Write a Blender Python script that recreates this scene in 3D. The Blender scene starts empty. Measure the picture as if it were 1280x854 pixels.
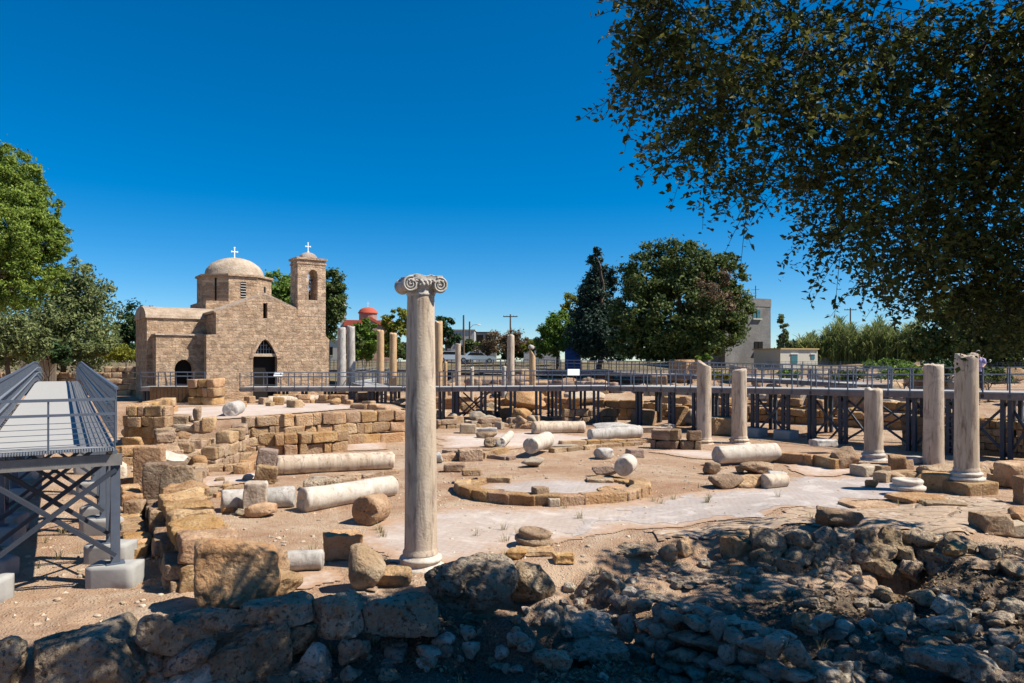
import bpy, math, random
import numpy as np
from mathutils import Vector, Matrix
R = math.radians
rng = np.random.default_rng(7)
random.seed(7)
SC = bpy.context.scene
COL = SC.collection

# ---------------------------------------------------------------- camera, sky, sun, exposure
F, HY, CX, EYE = 900.0, 452.0, 640.0, 4.0          # focal length and horizon row, in photo pixels
cd = bpy.data.cameras.new("camera"); cam = bpy.data.objects.new("camera", cd); COL.objects.link(cam)
cam.location = (0, 0, EYE); cam.rotation_euler = (R(90), 0, 0)
cd.sensor_width = 36; cd.lens = F / 1280 * 36; cd.shift_y = (HY - 427) / 1280
cd.clip_start = 0.1; cd.clip_end = 6000
SC.camera = cam
SUN_AZ, SUN_EL = 80.0, 52.0                        # degrees round to the right from straight behind the camera; height
sx, sy, sz = math.sin(R(SUN_AZ)) * math.cos(R(SUN_EL)), -math.cos(R(SUN_AZ)) * math.cos(R(SUN_EL)), math.sin(R(SUN_EL))
w = bpy.data.worlds.new("World"); SC.world = w; w.use_nodes = True
wn = w.node_tree.nodes; wl = w.node_tree.links
bg = wn["Background"]; sky = wn.new("ShaderNodeTexSky"); sky.sky_type = 'NISHITA'; sky.sun_disc = False
sky.sun_elevation = R(SUN_EL); sky.sun_rotation = math.atan2(sx, sy)
sky.altitude = 1500; sky.air_density = 1.0; sky.dust_density = 0.0; sky.ozone_density = 7.0
hs = wn.new("ShaderNodeHueSaturation"); hs.inputs["Saturation"].default_value = 1.37; hs.inputs["Value"].default_value = 1.0; hs.inputs["Hue"].default_value = 0.496
wl.new(sky.outputs[0], hs.inputs["Color"]); wl.new(hs.outputs[0], bg.inputs[0]); bg.inputs[1].default_value = 0.08
sd = bpy.data.lights.new("sun", 'SUN'); sun = bpy.data.objects.new("sun", sd); COL.objects.link(sun)
sd.energy = 5.0; sd.angle = R(0.5); sd.color = (1.0, 0.94, 0.84)
sun.rotation_euler = Vector((sx, sy, sz)).to_track_quat('Z', 'Y').to_euler()
SC.view_settings.view_transform = 'Standard'; SC.view_settings.look = 'None'
SC.view_settings.exposure = .7; SC.view_settings.gamma = 1.0; SC.view_settings.use_curve_mapping = False

# ---------------------------------------------------------------- numeric helpers
def hash3(ix, iy, iz, s):
    n = (ix * 374761393 + iy * 668265263 + iz * 2147483647 + s * 974634777).astype(np.int64)
    n = (n ^ (n >> 13)) * 1274126177
    n = n ^ (n >> 16)
    return (n & 0xFFFF).astype(np.float64) / 32767.5 - 1.0
def vn(p, s=0):
    p = np.asarray(p, float); i = np.floor(p).astype(np.int64); f = p - i; f = f * f * (3 - 2 * f); o = 0
    for a in (0, 1):
        for b in (0, 1):
            for c in (0, 1):
                wgt = (f[:, 0] if a else 1 - f[:, 0]) * (f[:, 1] if b else 1 - f[:, 1]) * (f[:, 2] if c else 1 - f[:, 2])
                o = o + wgt * hash3(i[:, 0] + a, i[:, 1] + b, i[:, 2] + c, s)
    return o
def fbm(p, s=0, o=3):
    t = 0; a = 1; p = np.asarray(p, float)
    for k in range(o):
        t = t + a * vn(p, s + k * 17); p = p * 2.03; a *= .5
    return t
def sstep(a, b, x):
    t = np.clip((x - a) / (b - a), 0, 1); return t * t * (3 - 2 * t)
def up(px, py, z=0.0):                               # the point of height z seen at a photo pixel
    Y = (EYE - z) * F / (py - HY); return ((px - CX) / F * Y, Y, z)
def upd(px, py, Y):                                  # the point at depth Y seen at a photo pixel
    return ((px - CX) / F * Y, Y, EYE - (py - HY) / F * Y)

# ---------------------------------------------------------------- terrain heights
ctrl = []
for a in [(0,800,0),(60,782,0),(150,772,0),(230,765,0),(330,758,0),(420,748,0),(470,745,0),(520,738,0),(560,725,0),(620,708,0),(700,694,0),
          (760,682,0),(840,670,.05),(-120,770,0),(-200,790,0),(930,662,.15),(1000,652,.3),(1100,652,.35),(1180,658,.3),(1050,662,.35),(1130,662,.35),
          (1180,630,.15),(1250,632,.2),(1260,690,.15),(1200,700,.1),(1000,636,.12),
          (450,800,-.35),(560,790,-.25),(640,775,-.15),(700,745,-.1),(760,718,-.05),(500,850,-.6),(600,850,-.8),(700,840,-1.1),(760,800,-1.0),(720,790,-.7),
          (780,815,-1.3),(765,770,-.7),(850,850,-1.4),(830,842,-1.4),(800,724,-.3),(850,712,-.35),(900,725,-.35),(960,730,-.35),(1000,740,-.4),(880,756,-.35),(920,768,-.35),
          (1010,770,-.45),(1040,735,-.4),(880,705,-.3),(1000,715,-.35),(1090,715,-.4),(1110,765,-1.2),(1160,772,-1.3),(1085,775,-.8),
          (1200,730,-.3),(1270,720,-.2),(1250,760,-.5),(1200,800,-.7),(1150,830,-.8),(1270,830,-.7),(1050,820,-.8),(1000,845,-1.0),(960,820,-.9),(1200,854,-.8),(1350,760,-.4),(1400,850,-.5)]:
    ctrl.append(up(*a))
for a in [(-7,8.3,-.6),(-5,9.1,-.6),(-3,9.8,-.55),(-9,7.5,-.6),(-6,6,-.6),(-2,7,-.7),(2,7,-1.),(6,7,-.6),(10,7,.0),(-12,7,-.4),(0,4,.2),(5,4,.6),(-5,4,.2),(10,4,1.),(14,9,.4),(0,0,2.3),(4,-2,2.4),(-4,-2,2.4),(9,1,2.2),(-12,2,1.)]:
    ctrl.append(a)
for X in range(-16, 15, 2):
    for Y in (14.5, 16, 18, 20, 22):
        if (X < 1.5 and Y < 16) or Y >= 20 or (X < 4 and Y >= 16): ctrl.append((X, Y, 0.))
ctrl = np.array(ctrl)
def h_far(X, Y):
    st = 34.0 + sstep(-17.5, -19.5, X) * 6 + 3.2 * sstep(-10., -8., X)
    zl = 1.1 * sstep(0, .9, Y - st) + 2.9 * sstep(74, 92, Y)
    s = np.maximum((X - 6.07) * .754 + (Y - 45.5) * .657, (X - 6.07) * .253 + (Y - 45.5) * .967)
    zr = np.interp(s, [1.5, 3, 6, 20, 45], [0, .3, .6, 2.4, 4.0])
    L = sstep(-5, -8.5, X)
    return L * zl + (1 - L) * zr
def h_np(X, Y):
    X = np.asarray(X, float).ravel(); Y = np.asarray(Y, float).ravel(); z = h_far(X, Y)
    m = (Y < 23) & (Y > -14) & (np.abs(X) < 26)
    if m.any():
        d2 = (X[m, None] - ctrl[None, :, 0])**2 + (Y[m, None] - ctrl[None, :, 1])**2 + .02
        wt = d2**-1.9; zi = (wt * ctrl[None, :, 2]).sum(1) / wt.sum(1)
        z[m] = z[m] + (zi - z[m]) * sstep(23, 20, Y[m]) * sstep(26, 18, np.abs(X[m])) * sstep(-14, -8, Y[m])
    m = Y <= 0; z[m] = np.maximum(z[m], 2.3 * sstep(4, -2, Y[m]) * sstep(60, 30, np.abs(X[m])))
    q = np.stack([X * .9, Y * .9, X * 0], 1)
    z = z + .02 * vn(q, 3)
    nr = sstep(13.5, 12, Y - .28 * np.maximum(X, 0)) * sstep(2, 6, Y)
    z = z + nr * (.05 * vn(q * 3.1, 5) + .025 * vn(q * 8, 6))
    return z
def h(x, y): return float(h_np([x], [y])[0])
def gp(px, py):                                      # where the view ray of a photo pixel meets the terrain
    dx, dz = (px - CX) / F, -(py - HY) / F
    ys = np.concatenate([np.arange(5, 30, .1), np.arange(30, 140, .3)])
    zt = h_np(dx * ys, ys); below = np.nonzero(EYE + dz * ys <= zt)[0]
    Y = ys[below[0]] if len(below) else 140.
    return (dx * Y, Y, h(dx * Y, Y))

# ---------------------------------------------------------------- mesh builder
class MB:
    def __init__(s): s.v = []; s.f = []; s.n = 0
    def add(s, v, f, m=0):
        v = np.asarray(v, float).reshape(-1, 3); f = np.asarray(f, np.int64)
        s.v.append(v); s.f.append((f + s.n, m)); s.n += len(v); return s
    def box(s, c, size, rz=0, m=0, rx=0, ry=0):
        v = np.array([(x, y, z) for x in (-.5, .5) for y in (-.5, .5) for z in (-.5, .5)]) * size
        M = np.array(Matrix.Rotation(rz, 3, 'Z') @ Matrix.Rotation(ry, 3, 'Y') @ Matrix.Rotation(rx, 3, 'X'))
        return s.add(v @ M.T + np.array(c), [(0,1,3,2),(4,6,7,5),(0,4,5,1),(2,3,7,6),(0,2,6,4),(1,5,7,3)], m)
    def beam(s, a, b, wd, ht, m=0):                   # rectangular bar between two points
        a = np.array(a, float); b = np.array(b, float); d = b - a; L = np.linalg.norm(d)
        if L < 1e-6: return s
        t = d / L; u = np.cross(t, (0, 0, 1)); n = np.linalg.norm(u); u = u / n if n > 1e-3 else np.array((1., 0, 0)); q = np.cross(u, t)
        v = [p + u * i * wd / 2 + q * j * ht / 2 for p in (a, b) for i, j in ((-1,-1),(1,-1),(1,1),(-1,1))]
        return s.add(v, [(0,1,2,3),(7,6,5,4),(0,4,5,1),(1,5,6,2),(2,6,7,3),(3,7,4,0)], m)
    def tube(s, pts, r, n=8, m=0, cap=True):
        pts = np.array(pts, float); k = len(pts); r = np.broadcast_to(np.asarray(r, float), (k,)); vs = []
        u = None
        for i in range(k):
            t = pts[min(i + 1, k - 1)] - pts[max(i - 1, 0)]; t = t / (np.linalg.norm(t) + 1e-9)
            if u is None:
                u = np.cross(t, (0, 0, 1.)); 
                if np.linalg.norm(u) < .05: u = np.cross(t, (1., 0, 0))
            u = u - t * (u @ t); u /= np.linalg.norm(u) + 1e-9; q = np.cross(t, u)
            a = np.arange(n) / n * 2 * math.pi
            vs.append(pts[i] + r[i] * (np.cos(a)[:, None] * u + np.sin(a)[:, None] * q))
        idx = np.arange(k * n).reshape(k, n); f = []
        for i in range(k - 1):
            A = idx[i]; B = idx[i + 1]; f.append(np.stack([A, np.roll(A, -1), np.roll(B, -1), B], 1))
        base = s.n; s.add(np.concatenate(vs), np.concatenate(f), m)
        if cap:
            for ring, c in ((idx[0], pts[0]), (idx[-1], pts[-1])):
                s.v.append(np.array([c])); ci = s.n; s.n += 1
                s.f.append((np.stack([ring + base, np.roll(ring, -1) + base, np.full(n, ci)], 1), m))
        return s
    def lathe(s, prof, n=32, M=None, m=0, fn=None):   # prof: (radius, z) pairs; fn may disturb the points
        prof = np.array(prof, float); k = len(prof); a = np.arange(n) / n * 2 * math.pi
        v = np.stack([prof[:, 0, None] * np.cos(a), prof[:, 0, None] * np.sin(a), np.broadcast_to(prof[:, 1, None], (k, n))], 2).reshape(-1, 3)
        if fn: v = fn(v)
        idx = np.arange(k * n).reshape(k, n)
        f = [np.stack([idx[i], np.roll(idx[i], -1), np.roll(idx[i + 1], -1), idx[i + 1]], 1) for i in range(k - 1)]
        if M is not None: v = v @ np.array(M.to_3x3()).T + np.array(M.translation)
        return s.add(v, np.concatenate(f), m)
    def prism(s, poly, d0, d1, fr, m=0):              # polygon (a, b) extruded from d0 to d1; fr maps (a, d, b) to a point
        k = len(poly); v = [fr(a, d, b) for d in (d0, d1) for a, b in poly]
        s.add(v, [(i, (i + 1) % k, k + (i + 1) % k, k + i) for i in range(k)], m)
        base = s.n - 2 * k
        s.f.append((np.array([list(range(k))]) + base, m)); s.f.append((np.array([list(range(2 * k - 1, k - 1, -1))]) + base, m))
        return s
    def build(s, name, mats, parent=None, smooth=False):
        me = bpy.data.meshes.new(name); V = np.concatenate(s.v)
        sizes = np.concatenate([np.full(len(f), f.shape[1]) for f, m in s.f]); loops = np.concatenate([f.ravel() for f, m in s.f])
        mi = np.concatenate([np.full(len(f), m) for f, m in s.f])
        me.vertices.add(len(V)); me.vertices.foreach_set("co", V.ravel())
        me.loops.add(len(loops)); me.loops.foreach_set("vertex_index", loops.astype(np.int32))
        me.polygons.add(len(sizes)); me.polygons.foreach_set("loop_start", np.concatenate([[0], np.cumsum(sizes)[:-1]]).astype(np.int32))
        me.polygons.foreach_set("material_index", mi.astype(np.int32))
        me.polygons.foreach_set("use_smooth", np.full(len(sizes), bool(smooth)))
        for mt in (mats if isinstance(mats, (list, tuple)) else [mats]): me.materials.append(mt)
        me.update(calc_edges=True); me.validate()
        o = bpy.data.objects.new(name, me); COL.objects.link(o)
        if parent is not None: o.parent = parent
        return o
def tag(o, label=None, cat=None, group=None, kind=None):
    if label: o["label"] = label
    if cat: o["category"] = cat
    if group: o["group"] = group
    if kind: o["kind"] = kind
    return o
def empty(name, loc, rz=0, **k):
    o = bpy.data.objects.new(name, None); COL.objects.link(o); o.location = loc; o.rotation_euler = (0, 0, rz); o.empty_display_size = .2
    return tag(o, **k)
def cube_grid(n, cache={}):
    if n in cache: return cache[n]
    t = np.linspace(-1, 1, n + 1); P = []; Q = []; b = 0
    a, c = np.meshgrid(t, t, indexing='ij'); one = np.ones_like(a)
    for ax in range(3):
        for sg in (-1, 1):
            o = [None] * 3; o[ax] = one * sg; o[(ax + 1) % 3] = a; o[(ax + 2) % 3] = c
            P.append(np.stack(o, 2).reshape(-1, 3)); i = np.arange((n + 1)**2).reshape(n + 1, n + 1)
            q = np.stack([i[:-1, :-1], i[1:, :-1], i[1:, 1:], i[:-1, 1:]], 2).reshape(-1, 4)
            Q.append((q if sg > 0 else q[:, ::-1]) + b); b += (n + 1)**2
    P = np.concatenate(P); Q = np.concatenate(Q)
    _, first, inv = np.unique(np.round(P, 6), axis=0, return_index=True, return_inverse=True)
    cache[n] = (P[first], inv.ravel()[Q]); return cache[n]
def block_v(size, n=4, k=9., rough=.05, seed=0, freq=2.2, skew=.06):
    P, Q = cube_grid(n); P = np.sign(P) * np.abs(P)**.5; k = k * 1.9; r = (np.abs(P)**k).sum(1)**(1 / k); P = P / r[:, None]
    g = np.random.default_rng(seed)
    for _ in range(3):                                      # knocked-off corners
        nn = np.sign(g.normal(size=3)) * g.uniform(.3, 1, 3); nn /= np.linalg.norm(nn); P = P - np.maximum(0, P @ nn - g.uniform(1.3, 1.6))[:, None] * nn
    S = np.array(size) / 2
    P = P * (1 + skew * g.uniform(-1, 1, 3)[None, :] * P[:, [1, 2, 0]]) * S
    fr = freq / max(.12, min(size)) * .5
    D = np.stack([fbm(P * fr + 31.7 * j, seed + j, 2) for j in range(3)], 1)
    P = P + D * rough * min(size)
    if n >= 10: P = P + np.stack([fbm(P * 7 + 5 * j, seed + 60 + j, 3) for j in range(3)], 1) * .018 - np.clip(fbm(P * 6, seed + 71, 2) - .3, 0, 1)[:, None] * .07 * P / np.linalg.norm(P, axis=1)[:, None]
    return P, Q
def rock_v(size, n=7, seed=0, rough=.16, k=3.2, cuts=6):
    P, Q = cube_grid(n); r = (np.abs(P)**k).sum(1)**(1 / k); P = P / r[:, None]
    g = np.random.default_rng(seed)
    for _ in range(cuts + 4):
        nn = g.normal(size=3); nn /= np.linalg.norm(nn); d = g.uniform(.58, .95)
        P = P - np.maximum(0, P @ nn - d)[:, None] * nn * .92
    D = np.stack([fbm(P * 1.7 + 9.1 * j, seed + j, 3) for j in range(3)], 1)
    P = P + D * rough * .36
    return P * np.array(size) / 2, Q
def rotm(rx, ry, rz): return np.array(Matrix.Rotation(rz, 3, 'Z') @ Matrix.Rotation(ry, 3, 'Y') @ Matrix.Rotation(rx, 3, 'X'))

# ---------------------------------------------------------------- materials
class NT:
    def __init__(s, name, rough=.9):
        s.m = bpy.data.materials.new(name); s.m.use_nodes = True; s.t = s.m.node_tree
        s.b = s.t.nodes["Principled BSDF"]; s.b.inputs["Roughness"].default_value = rough; s.b.inputs["Specular IOR Level"].default_value = .25
    def n(s, typ, **k):
        nd = s.t.nodes.new(typ)
        for a, b in k.items(): setattr(nd, a, b)
        return nd
    def l(s, a, b): s.t.links.new(a, b)
    def coord(s, rnd=False, sc=(1, 1, 1), obj=True):
        tc = s.n("ShaderNodeTexCoord"); mp = s.n("ShaderNodeMapping"); mp.inputs["Scale"].default_value = sc
        s.l(tc.outputs["Object"], mp.inputs["Vector"])
        if rnd:
            oi = s.n("ShaderNodeObjectInfo"); mu = s.n("ShaderNodeMath", operation='MULTIPLY'); mu.inputs[1].default_value = 57.
            s.l(oi.outputs["Random"], mu.inputs[0]); cb = s.n("ShaderNodeCombineXYZ")
            for i in range(3): s.l(mu.outputs[0], cb.inputs[i])
            s.l(cb.outputs[0], mp.inputs["Location"])
        return mp.outputs[0]
    def noise(s, v, scale, detail=4, rough=.55, dist=0):
        nd = s.n("ShaderNodeTexNoise"); nd.inputs["Scale"].default_value = scale; nd.inputs["Detail"].default_value = detail
        nd.inputs["Roughness"].default_value = rough; nd.inputs["Distortion"].default_value = dist; s.l(v, nd.inputs["Vector"]); return nd.outputs[0]
    def voro(s, v, scale, feature='F1', out="Distance"):
        nd = s.n("ShaderNodeTexVoronoi", feature=feature); nd.inputs["Scale"].default_value = scale; s.l(v, nd.inputs["Vector"]); return nd.outputs[out]
    def ramp(s, fac, stops):
        r = s.n("ShaderNodeValToRGB"); e = r.color_ramp.elements
        while len(e) < len(stops): e.new(.5)
        for x, (p, c) in zip(e, stops): x.position = p; x.color = (*c, 1) if len(c) == 3 else c
        s.l(fac, r.inputs[0]); return r.outputs[0]
    def grey(s, fac, a, b): return s.ramp(fac, [(a, (0, 0, 0)), (b, (1, 1, 1))] if a < b else [(b, (1, 1, 1)), (a, (0, 0, 0))])
    def mix(s, fac, a, b, mode='MIX'):
        x = s.n("ShaderNodeMix", data_type='RGBA', blend_type=mode)
        for sock, val in ((x.inputs["Factor"], fac), (x.inputs[6], a), (x.inputs[7], b)):
            if hasattr(val, "is_linked") or isinstance(val, bpy.types.NodeSocket): s.l(val, sock)
            elif isinstance(val, (int, float)): sock.default_value = val
            else: sock.default_value = (*val, 1)
        return x.outputs[2]
    def math(s, op, a, b=None):
        x = s.n("ShaderNodeMath", operation=op)
        for i, val in enumerate((a, b)):
            if val is None: continue
            if isinstance(val, bpy.types.NodeSocket): s.l(val, x.inputs[i])
            else: x.inputs[i].default_value = val
        return x.outputs[0]
    def bump(s, hgt, strength=.5, dist=.05):
        b = s.n("ShaderNodeBump"); b.inputs["Strength"].default_value = strength; b.inputs["Distance"].default_value = dist
        s.l(hgt, b.inputs["Height"]); s.l(b.outputs[0], s.b.inputs["Normal"])
    def col(s, c):
        if isinstance(c, bpy.types.NodeSocket): s.l(c, s.b.inputs["Base Color"])
        else: s.b.inputs["Base Color"].default_value = (*c, 1)
        return s
def tint(c, k): return tuple(min(1, x * k) for x in c)
def m_stone(name, ca, cb, cc, sc=1., pit=.5, bs=.85, pitcol=(.16, .10, .06), bd=.05):
    t = NT(name, .95); v = t.coord(True, (sc,) * 3)
    n1 = t.noise(v, 1.6, 6, .6, .4); n2 = t.noise(v, 14, 5, .65); vo = t.voro(v, 9)
    c = t.ramp(n1, [(.3, ca), (.5, cb), (.68, cc)])
    c = t.mix(t.grey(n2, .30, .72), tint(pitcol, 1.6), c) if False else t.mix(t.math('MULTIPLY', t.grey(n2, .47, .37), pit), c, pitcol)
    oi = t.n("ShaderNodeObjectInfo"); hv = t.n("ShaderNodeHueSaturation"); t.l(c, hv.inputs["Color"])
    mr = t.n("ShaderNodeMapRange"); mr.inputs[3].default_value = .74; mr.inputs[4].default_value = 1.12; gi = t.n("ShaderNodeNewGeometry"); rr = t.math("FRACT", t.math("ADD", t.math("MULTIPLY", gi.outputs["Random Per Island"], .83), oi.outputs["Random"])); t.l(rr, mr.inputs[0]); t.l(mr.outputs[0], hv.inputs["Value"]); m2 = t.n("ShaderNodeMapRange"); m2.inputs[3].default_value = .494; m2.inputs[4].default_value = .506; t.l(t.math("FRACT", t.math("MULTIPLY", rr, 7.3)), m2.inputs[0]); t.l(m2.outputs[0], hv.inputs["Hue"]); m3 = t.n("ShaderNodeMapRange"); m3.inputs[3].default_value = .88; m3.inputs[4].default_value = 1.08; t.l(t.math("FRACT", t.math("MULTIPLY", rr, 3.7)), m3.inputs[0]); t.l(m3.outputs[0], hv.inputs["Saturation"])
    t.col(hv.outputs[0])
    hh = t.math('ADD', t.math('MULTIPLY', n2, 1.0), t.math('MULTIPLY', t.grey(vo, .05, .45), .5)); hh = t.math('ADD', hh, t.math('MULTIPLY', t.noise(v, 45, 3, .7), .35))
    n5 = t.noise(v, 4.5, 6, .7, .8); hh = t.math('ADD', hh, t.math('MULTIPLY', n5, 1.6)); t.bump(hh, bs, bd); return t.m
def m_marble(name, ca, cb, stain, str_=.6, zs=.25):
    t = NT(name, .7); v = t.coord(True, (1, 1, zs)); v2 = t.coord(True)
    n1 = t.noise(v, 2.6, 6, .62, .8); n2 = t.noise(v, 7, 5, .7, .5); n3 = t.noise(v2, 22, 5, .7); n4 = t.noise(v2, 2.2, 4, .6, .6)
    c = t.ramp(n1, [(.32, ca), (.62, cb)])
    c = t.mix(t.math('MULTIPLY', t.grey(n2, .5, .68), str_), c, stain)
    c = t.mix(t.math('MULTIPLY', t.grey(n4, .55, .7), str_ * .7), c, (.30, .23, .19))
    c = t.mix(t.math('MULTIPLY', t.grey(n3, .62, .75), .35), c, (.2, .17, .14))
    t.col(c); t.bump(t.math('ADD', n3, t.math('MULTIPLY', n2, .8)), .45, .03); return t.m
def m_plain(name, c, rough=.6, metal=0, var=.12, sc=6, bump=.1):
    t = NT(name, rough); v = t.coord(True); n1 = t.noise(v, sc, 5, .6)
    t.col(t.mix(n1, tint(c, 1 - var * 2), tint(c, 1 + var * 2))); t.b.inputs["Metallic"].default_value = metal
    if bump: t.bump(t.noise(v, sc * 6, 3), bump, .01)
    return t.m
def m_leaf(name, a, b, c, trans=.35):
    t = NT(name, .6); g = t.n("ShaderNodeNewGeometry"); v = t.coord()
    n1 = t.noise(v, .9, 3)
    f = t.math('ADD', t.math('MULTIPLY', g.outputs["Random Per Island"], .55), t.math('MULTIPLY', n1, .45))
    cc = t.ramp(f, [(.2, a), (.5, b), (.8, c)]); t.col(cc); t.b.inputs["Specular IOR Level"].default_value = .2
    tr = t.n("ShaderNodeBsdfTranslucent"); t.l(cc, tr.inputs["Color"]); ms = t.n("ShaderNodeMixShader"); ms.inputs[0].default_value = trans
    t.l(t.b.outputs[0], ms.inputs[1]); t.l(tr.outputs[0], ms.inputs[2]); t.l(ms.outputs[0], t.t.nodes["Material Output"].inputs["Surface"]); return t.m
def m_masonry(name, ca, cb, cc, mortar, bw=.55, bh=.28, bs=.8):
    t = NT(name, .95); tc = t.n("ShaderNodeTexCoord"); sp = t.n("ShaderNodeSeparateXYZ"); t.l(tc.outputs["Object"], sp.inputs[0])
    cb_ = t.n("ShaderNodeCombineXYZ"); t.l(t.math('ADD', sp.outputs[0], sp.outputs[1]), cb_.inputs[0]); t.l(sp.outputs[2], cb_.inputs[1])
    nz = t.n("ShaderNodeTexNoise"); nz.inputs["Scale"].default_value = 1.7; nz.inputs["Detail"].default_value = 3; t.l(tc.outputs["Object"], nz.inputs["Vector"])
    vm = t.n("ShaderNodeVectorMath", operation='MULTIPLY_ADD'); t.l(nz.outputs["Color"], vm.inputs[0]); vm.inputs[1].default_value = (.45, .22, 0); t.l(cb_.outputs[0], vm.inputs[2])
    br = t.n("ShaderNodeTexBrick"); t.l(vm.outputs[0], br.inputs["Vector"]); br.inputs["Scale"].default_value = 1.
    br.inputs["Brick Width"].default_value = bw; br.inputs["Row Height"].default_value = bh; br.inputs["Mortar Size"].default_value = .022; br.inputs["Mortar Smooth"].default_value = .6; br.inputs["Bias"].default_value = -.1
    br.inputs["Color1"].default_value = (*ca, 1); br.inputs["Color2"].default_value = (*cb, 1); br.inputs["Mortar"].default_value = (*mortar, 1); br.offset = .43; br.squash = 1.35; br.squash_frequency = 3
    n1 = t.noise(tc.outputs["Object"], .8, 5, .65); n2 = t.noise(tc.outputs["Object"], 9, 5, .7)
    vq = t.voro(vm.outputs[0], 3.4, 'F1', 'Color'); bwq = t.n('ShaderNodeRGBToBW'); t.l(vq, bwq.inputs[0]); c = t.mix(t.grey(n1, .35, .7), br.outputs[0], cc, 'MULTIPLY'); c = t.mix(t.math('MULTIPLY', t.grey(bwq.outputs[0], .55, .75), .35), c, tint(ca, 1.25)); c = t.mix(t.math('MULTIPLY', t.grey(bwq.outputs[0], .4, .25), .4), c, tint(cb, .6)); c = t.mix(t.math('MULTIPLY', t.grey(n2, .46, .36), .6), c, tint(cb, .35)); t.col(c)
    t.bump(t.math('ADD', t.math('MULTIPLY', br.outputs[1], -.9), t.math('ADD', n2, t.math('MULTIPLY', t.noise(tc.outputs['Object'], 2.6, 6, .75, .6), 1.6))), bs, .09); return t.m

LIME = m_stone("limestone_tan", (.27, .165, .09), (.40, .265, .155), (.5, .365, .235))
LIMEO = m_stone("limestone_ochre", (.34, .18, .078), (.44, .265, .13), (.53, .36, .205))
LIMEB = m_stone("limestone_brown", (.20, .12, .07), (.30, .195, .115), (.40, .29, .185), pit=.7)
LIMEP = m_stone("limestone_pale", (0.353, 0.264, 0.178), (0.462, 0.368, 0.266), (0.554, 0.472, 0.363), pit=.3, bs=.4)
LIMEG = m_stone("limestone_weathered_grey", (.29, .19, .115), (.53, .39, .255), (.68, .55, .40), pit=.9, bs=1., bd=.12)
LIMEF = m_stone("fieldstone_grey", (.28, .22, .155), (.48, .385, .28), (.67, .57, .45), pit=.75, bs=.9, bd=.08)
LIMEK = m_stone("limestone_rosy", (0.260, 0.168, 0.122), (0.336, 0.236, 0.178), (0.420, 0.320, 0.252))
MARB = m_marble("marble_white", (.44, .37, .29), (.56, .505, .43), (.26, .20, .15), .65, .5)
MARBC = m_marble("marble_weathered_column", (0.433, 0.328, 0.226), (0.570, 0.467, 0.357), (0.190, 0.131, 0.097), .95, .13)
MARBG = m_marble("marble_grey", (0.336, 0.312, 0.280), (0.504, 0.467, 0.419), (0.168, 0.139, 0.118), .7, .3)
MARBO = m_marble("column_ochre", (.42, .26, .13), (.56, .38, .21), (.24, .15, .09), .5, .3)
STEEL = m_plain("painted_steel_bluegrey", (.115, .135, .17), .5, .3)
STEELD = m_plain("painted_steel_dark", (.05, .058, .075), .5, .2)
STEELL = m_plain("galvanised_steel", (.26, .28, .31), .45, .4)
CONC = m_plain("concrete_footing", (.33, .32, .30), .9, 0, .14, 3, .25)
def m_deck():
    t = NT("grey_deck_boards", .75); v = t.coord(); wv = t.n("ShaderNodeTexWave", wave_type='BANDS', bands_direction='Y', wave_profile='SAW'); wv.inputs["Scale"].default_value = 1.1
    t.l(v, wv.inputs["Vector"]); n1 = t.noise(t.coord(False, (.6, 5, 1)), 3, 5, .6)
    c = t.mix(n1, (.30, .295, .285), (.40, .39, .375)); c = t.mix(t.math('MULTIPLY', t.grey(wv.outputs["Fac"], .06, .0), .5), c, (.12, .12, .13)); t.col(c)
    t.bump(t.grey(wv.outputs["Fac"], .0, .1), .4, .02); return t.m
DECK = m_deck()
FASC = m_plain("weathered_wood_fascia", (.20, .17, .155), .85, 0, .2, 5, .3)
def m_ground():
    t = NT("dry_earth", 1.); v = t.coord(); n1 = t.noise(v, .34, 7, .68, .9); n2 = t.noise(v, 1.9, 8, .75, .6); n3 = t.noise(v, 24, 4, .75); vo = t.voro(v, 16); vc = t.voro(v, 16, 'F1', "Color")
    c = t.ramp(n1, [(.36, (.335, .19, .11)), (.5, (.415, .27, .17)), (.62, (.495, .37, .26))])
    c = t.mix(t.math('MULTIPLY', t.grey(n2, .45, .7), .55), c, (.44, .325, .225)); c = t.mix(t.math('MULTIPLY', t.grey(n2, .46, .34), .65), c, (.26, .15, .09))
    c = t.mix(t.math('MULTIPLY', t.grey(vo, .34, .12), t.math('MULTIPLY', t.grey(n2, .42, .6), .55)), c, (.54, .45, .35)); c = t.mix(t.math('MULTIPLY', t.grey(n3, .46, .36), .4), c, (.27, .17, .11))
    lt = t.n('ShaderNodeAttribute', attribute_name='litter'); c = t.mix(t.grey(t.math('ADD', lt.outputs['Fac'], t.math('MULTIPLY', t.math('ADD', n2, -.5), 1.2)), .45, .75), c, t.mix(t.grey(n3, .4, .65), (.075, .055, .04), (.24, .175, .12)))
    sp = t.n('ShaderNodeSeparateXYZ'); t.l(v, sp.inputs[0]); c = t.mix(t.math('MULTIPLY', t.grey(t.math('MULTIPLY', sp.outputs[1], .01), .60, .78), t.grey(n2, .2, .5)), c, (.15, .125, .07))
    t.col(c); t.bump(t.math('ADD', t.math('ADD', n3, t.math('MULTIPLY', n2, 2.2)), t.math('MULTIPLY', t.grey(vo, .4, .1), .8)), .7, .08); return t.m
EARTH = m_ground()
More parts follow.
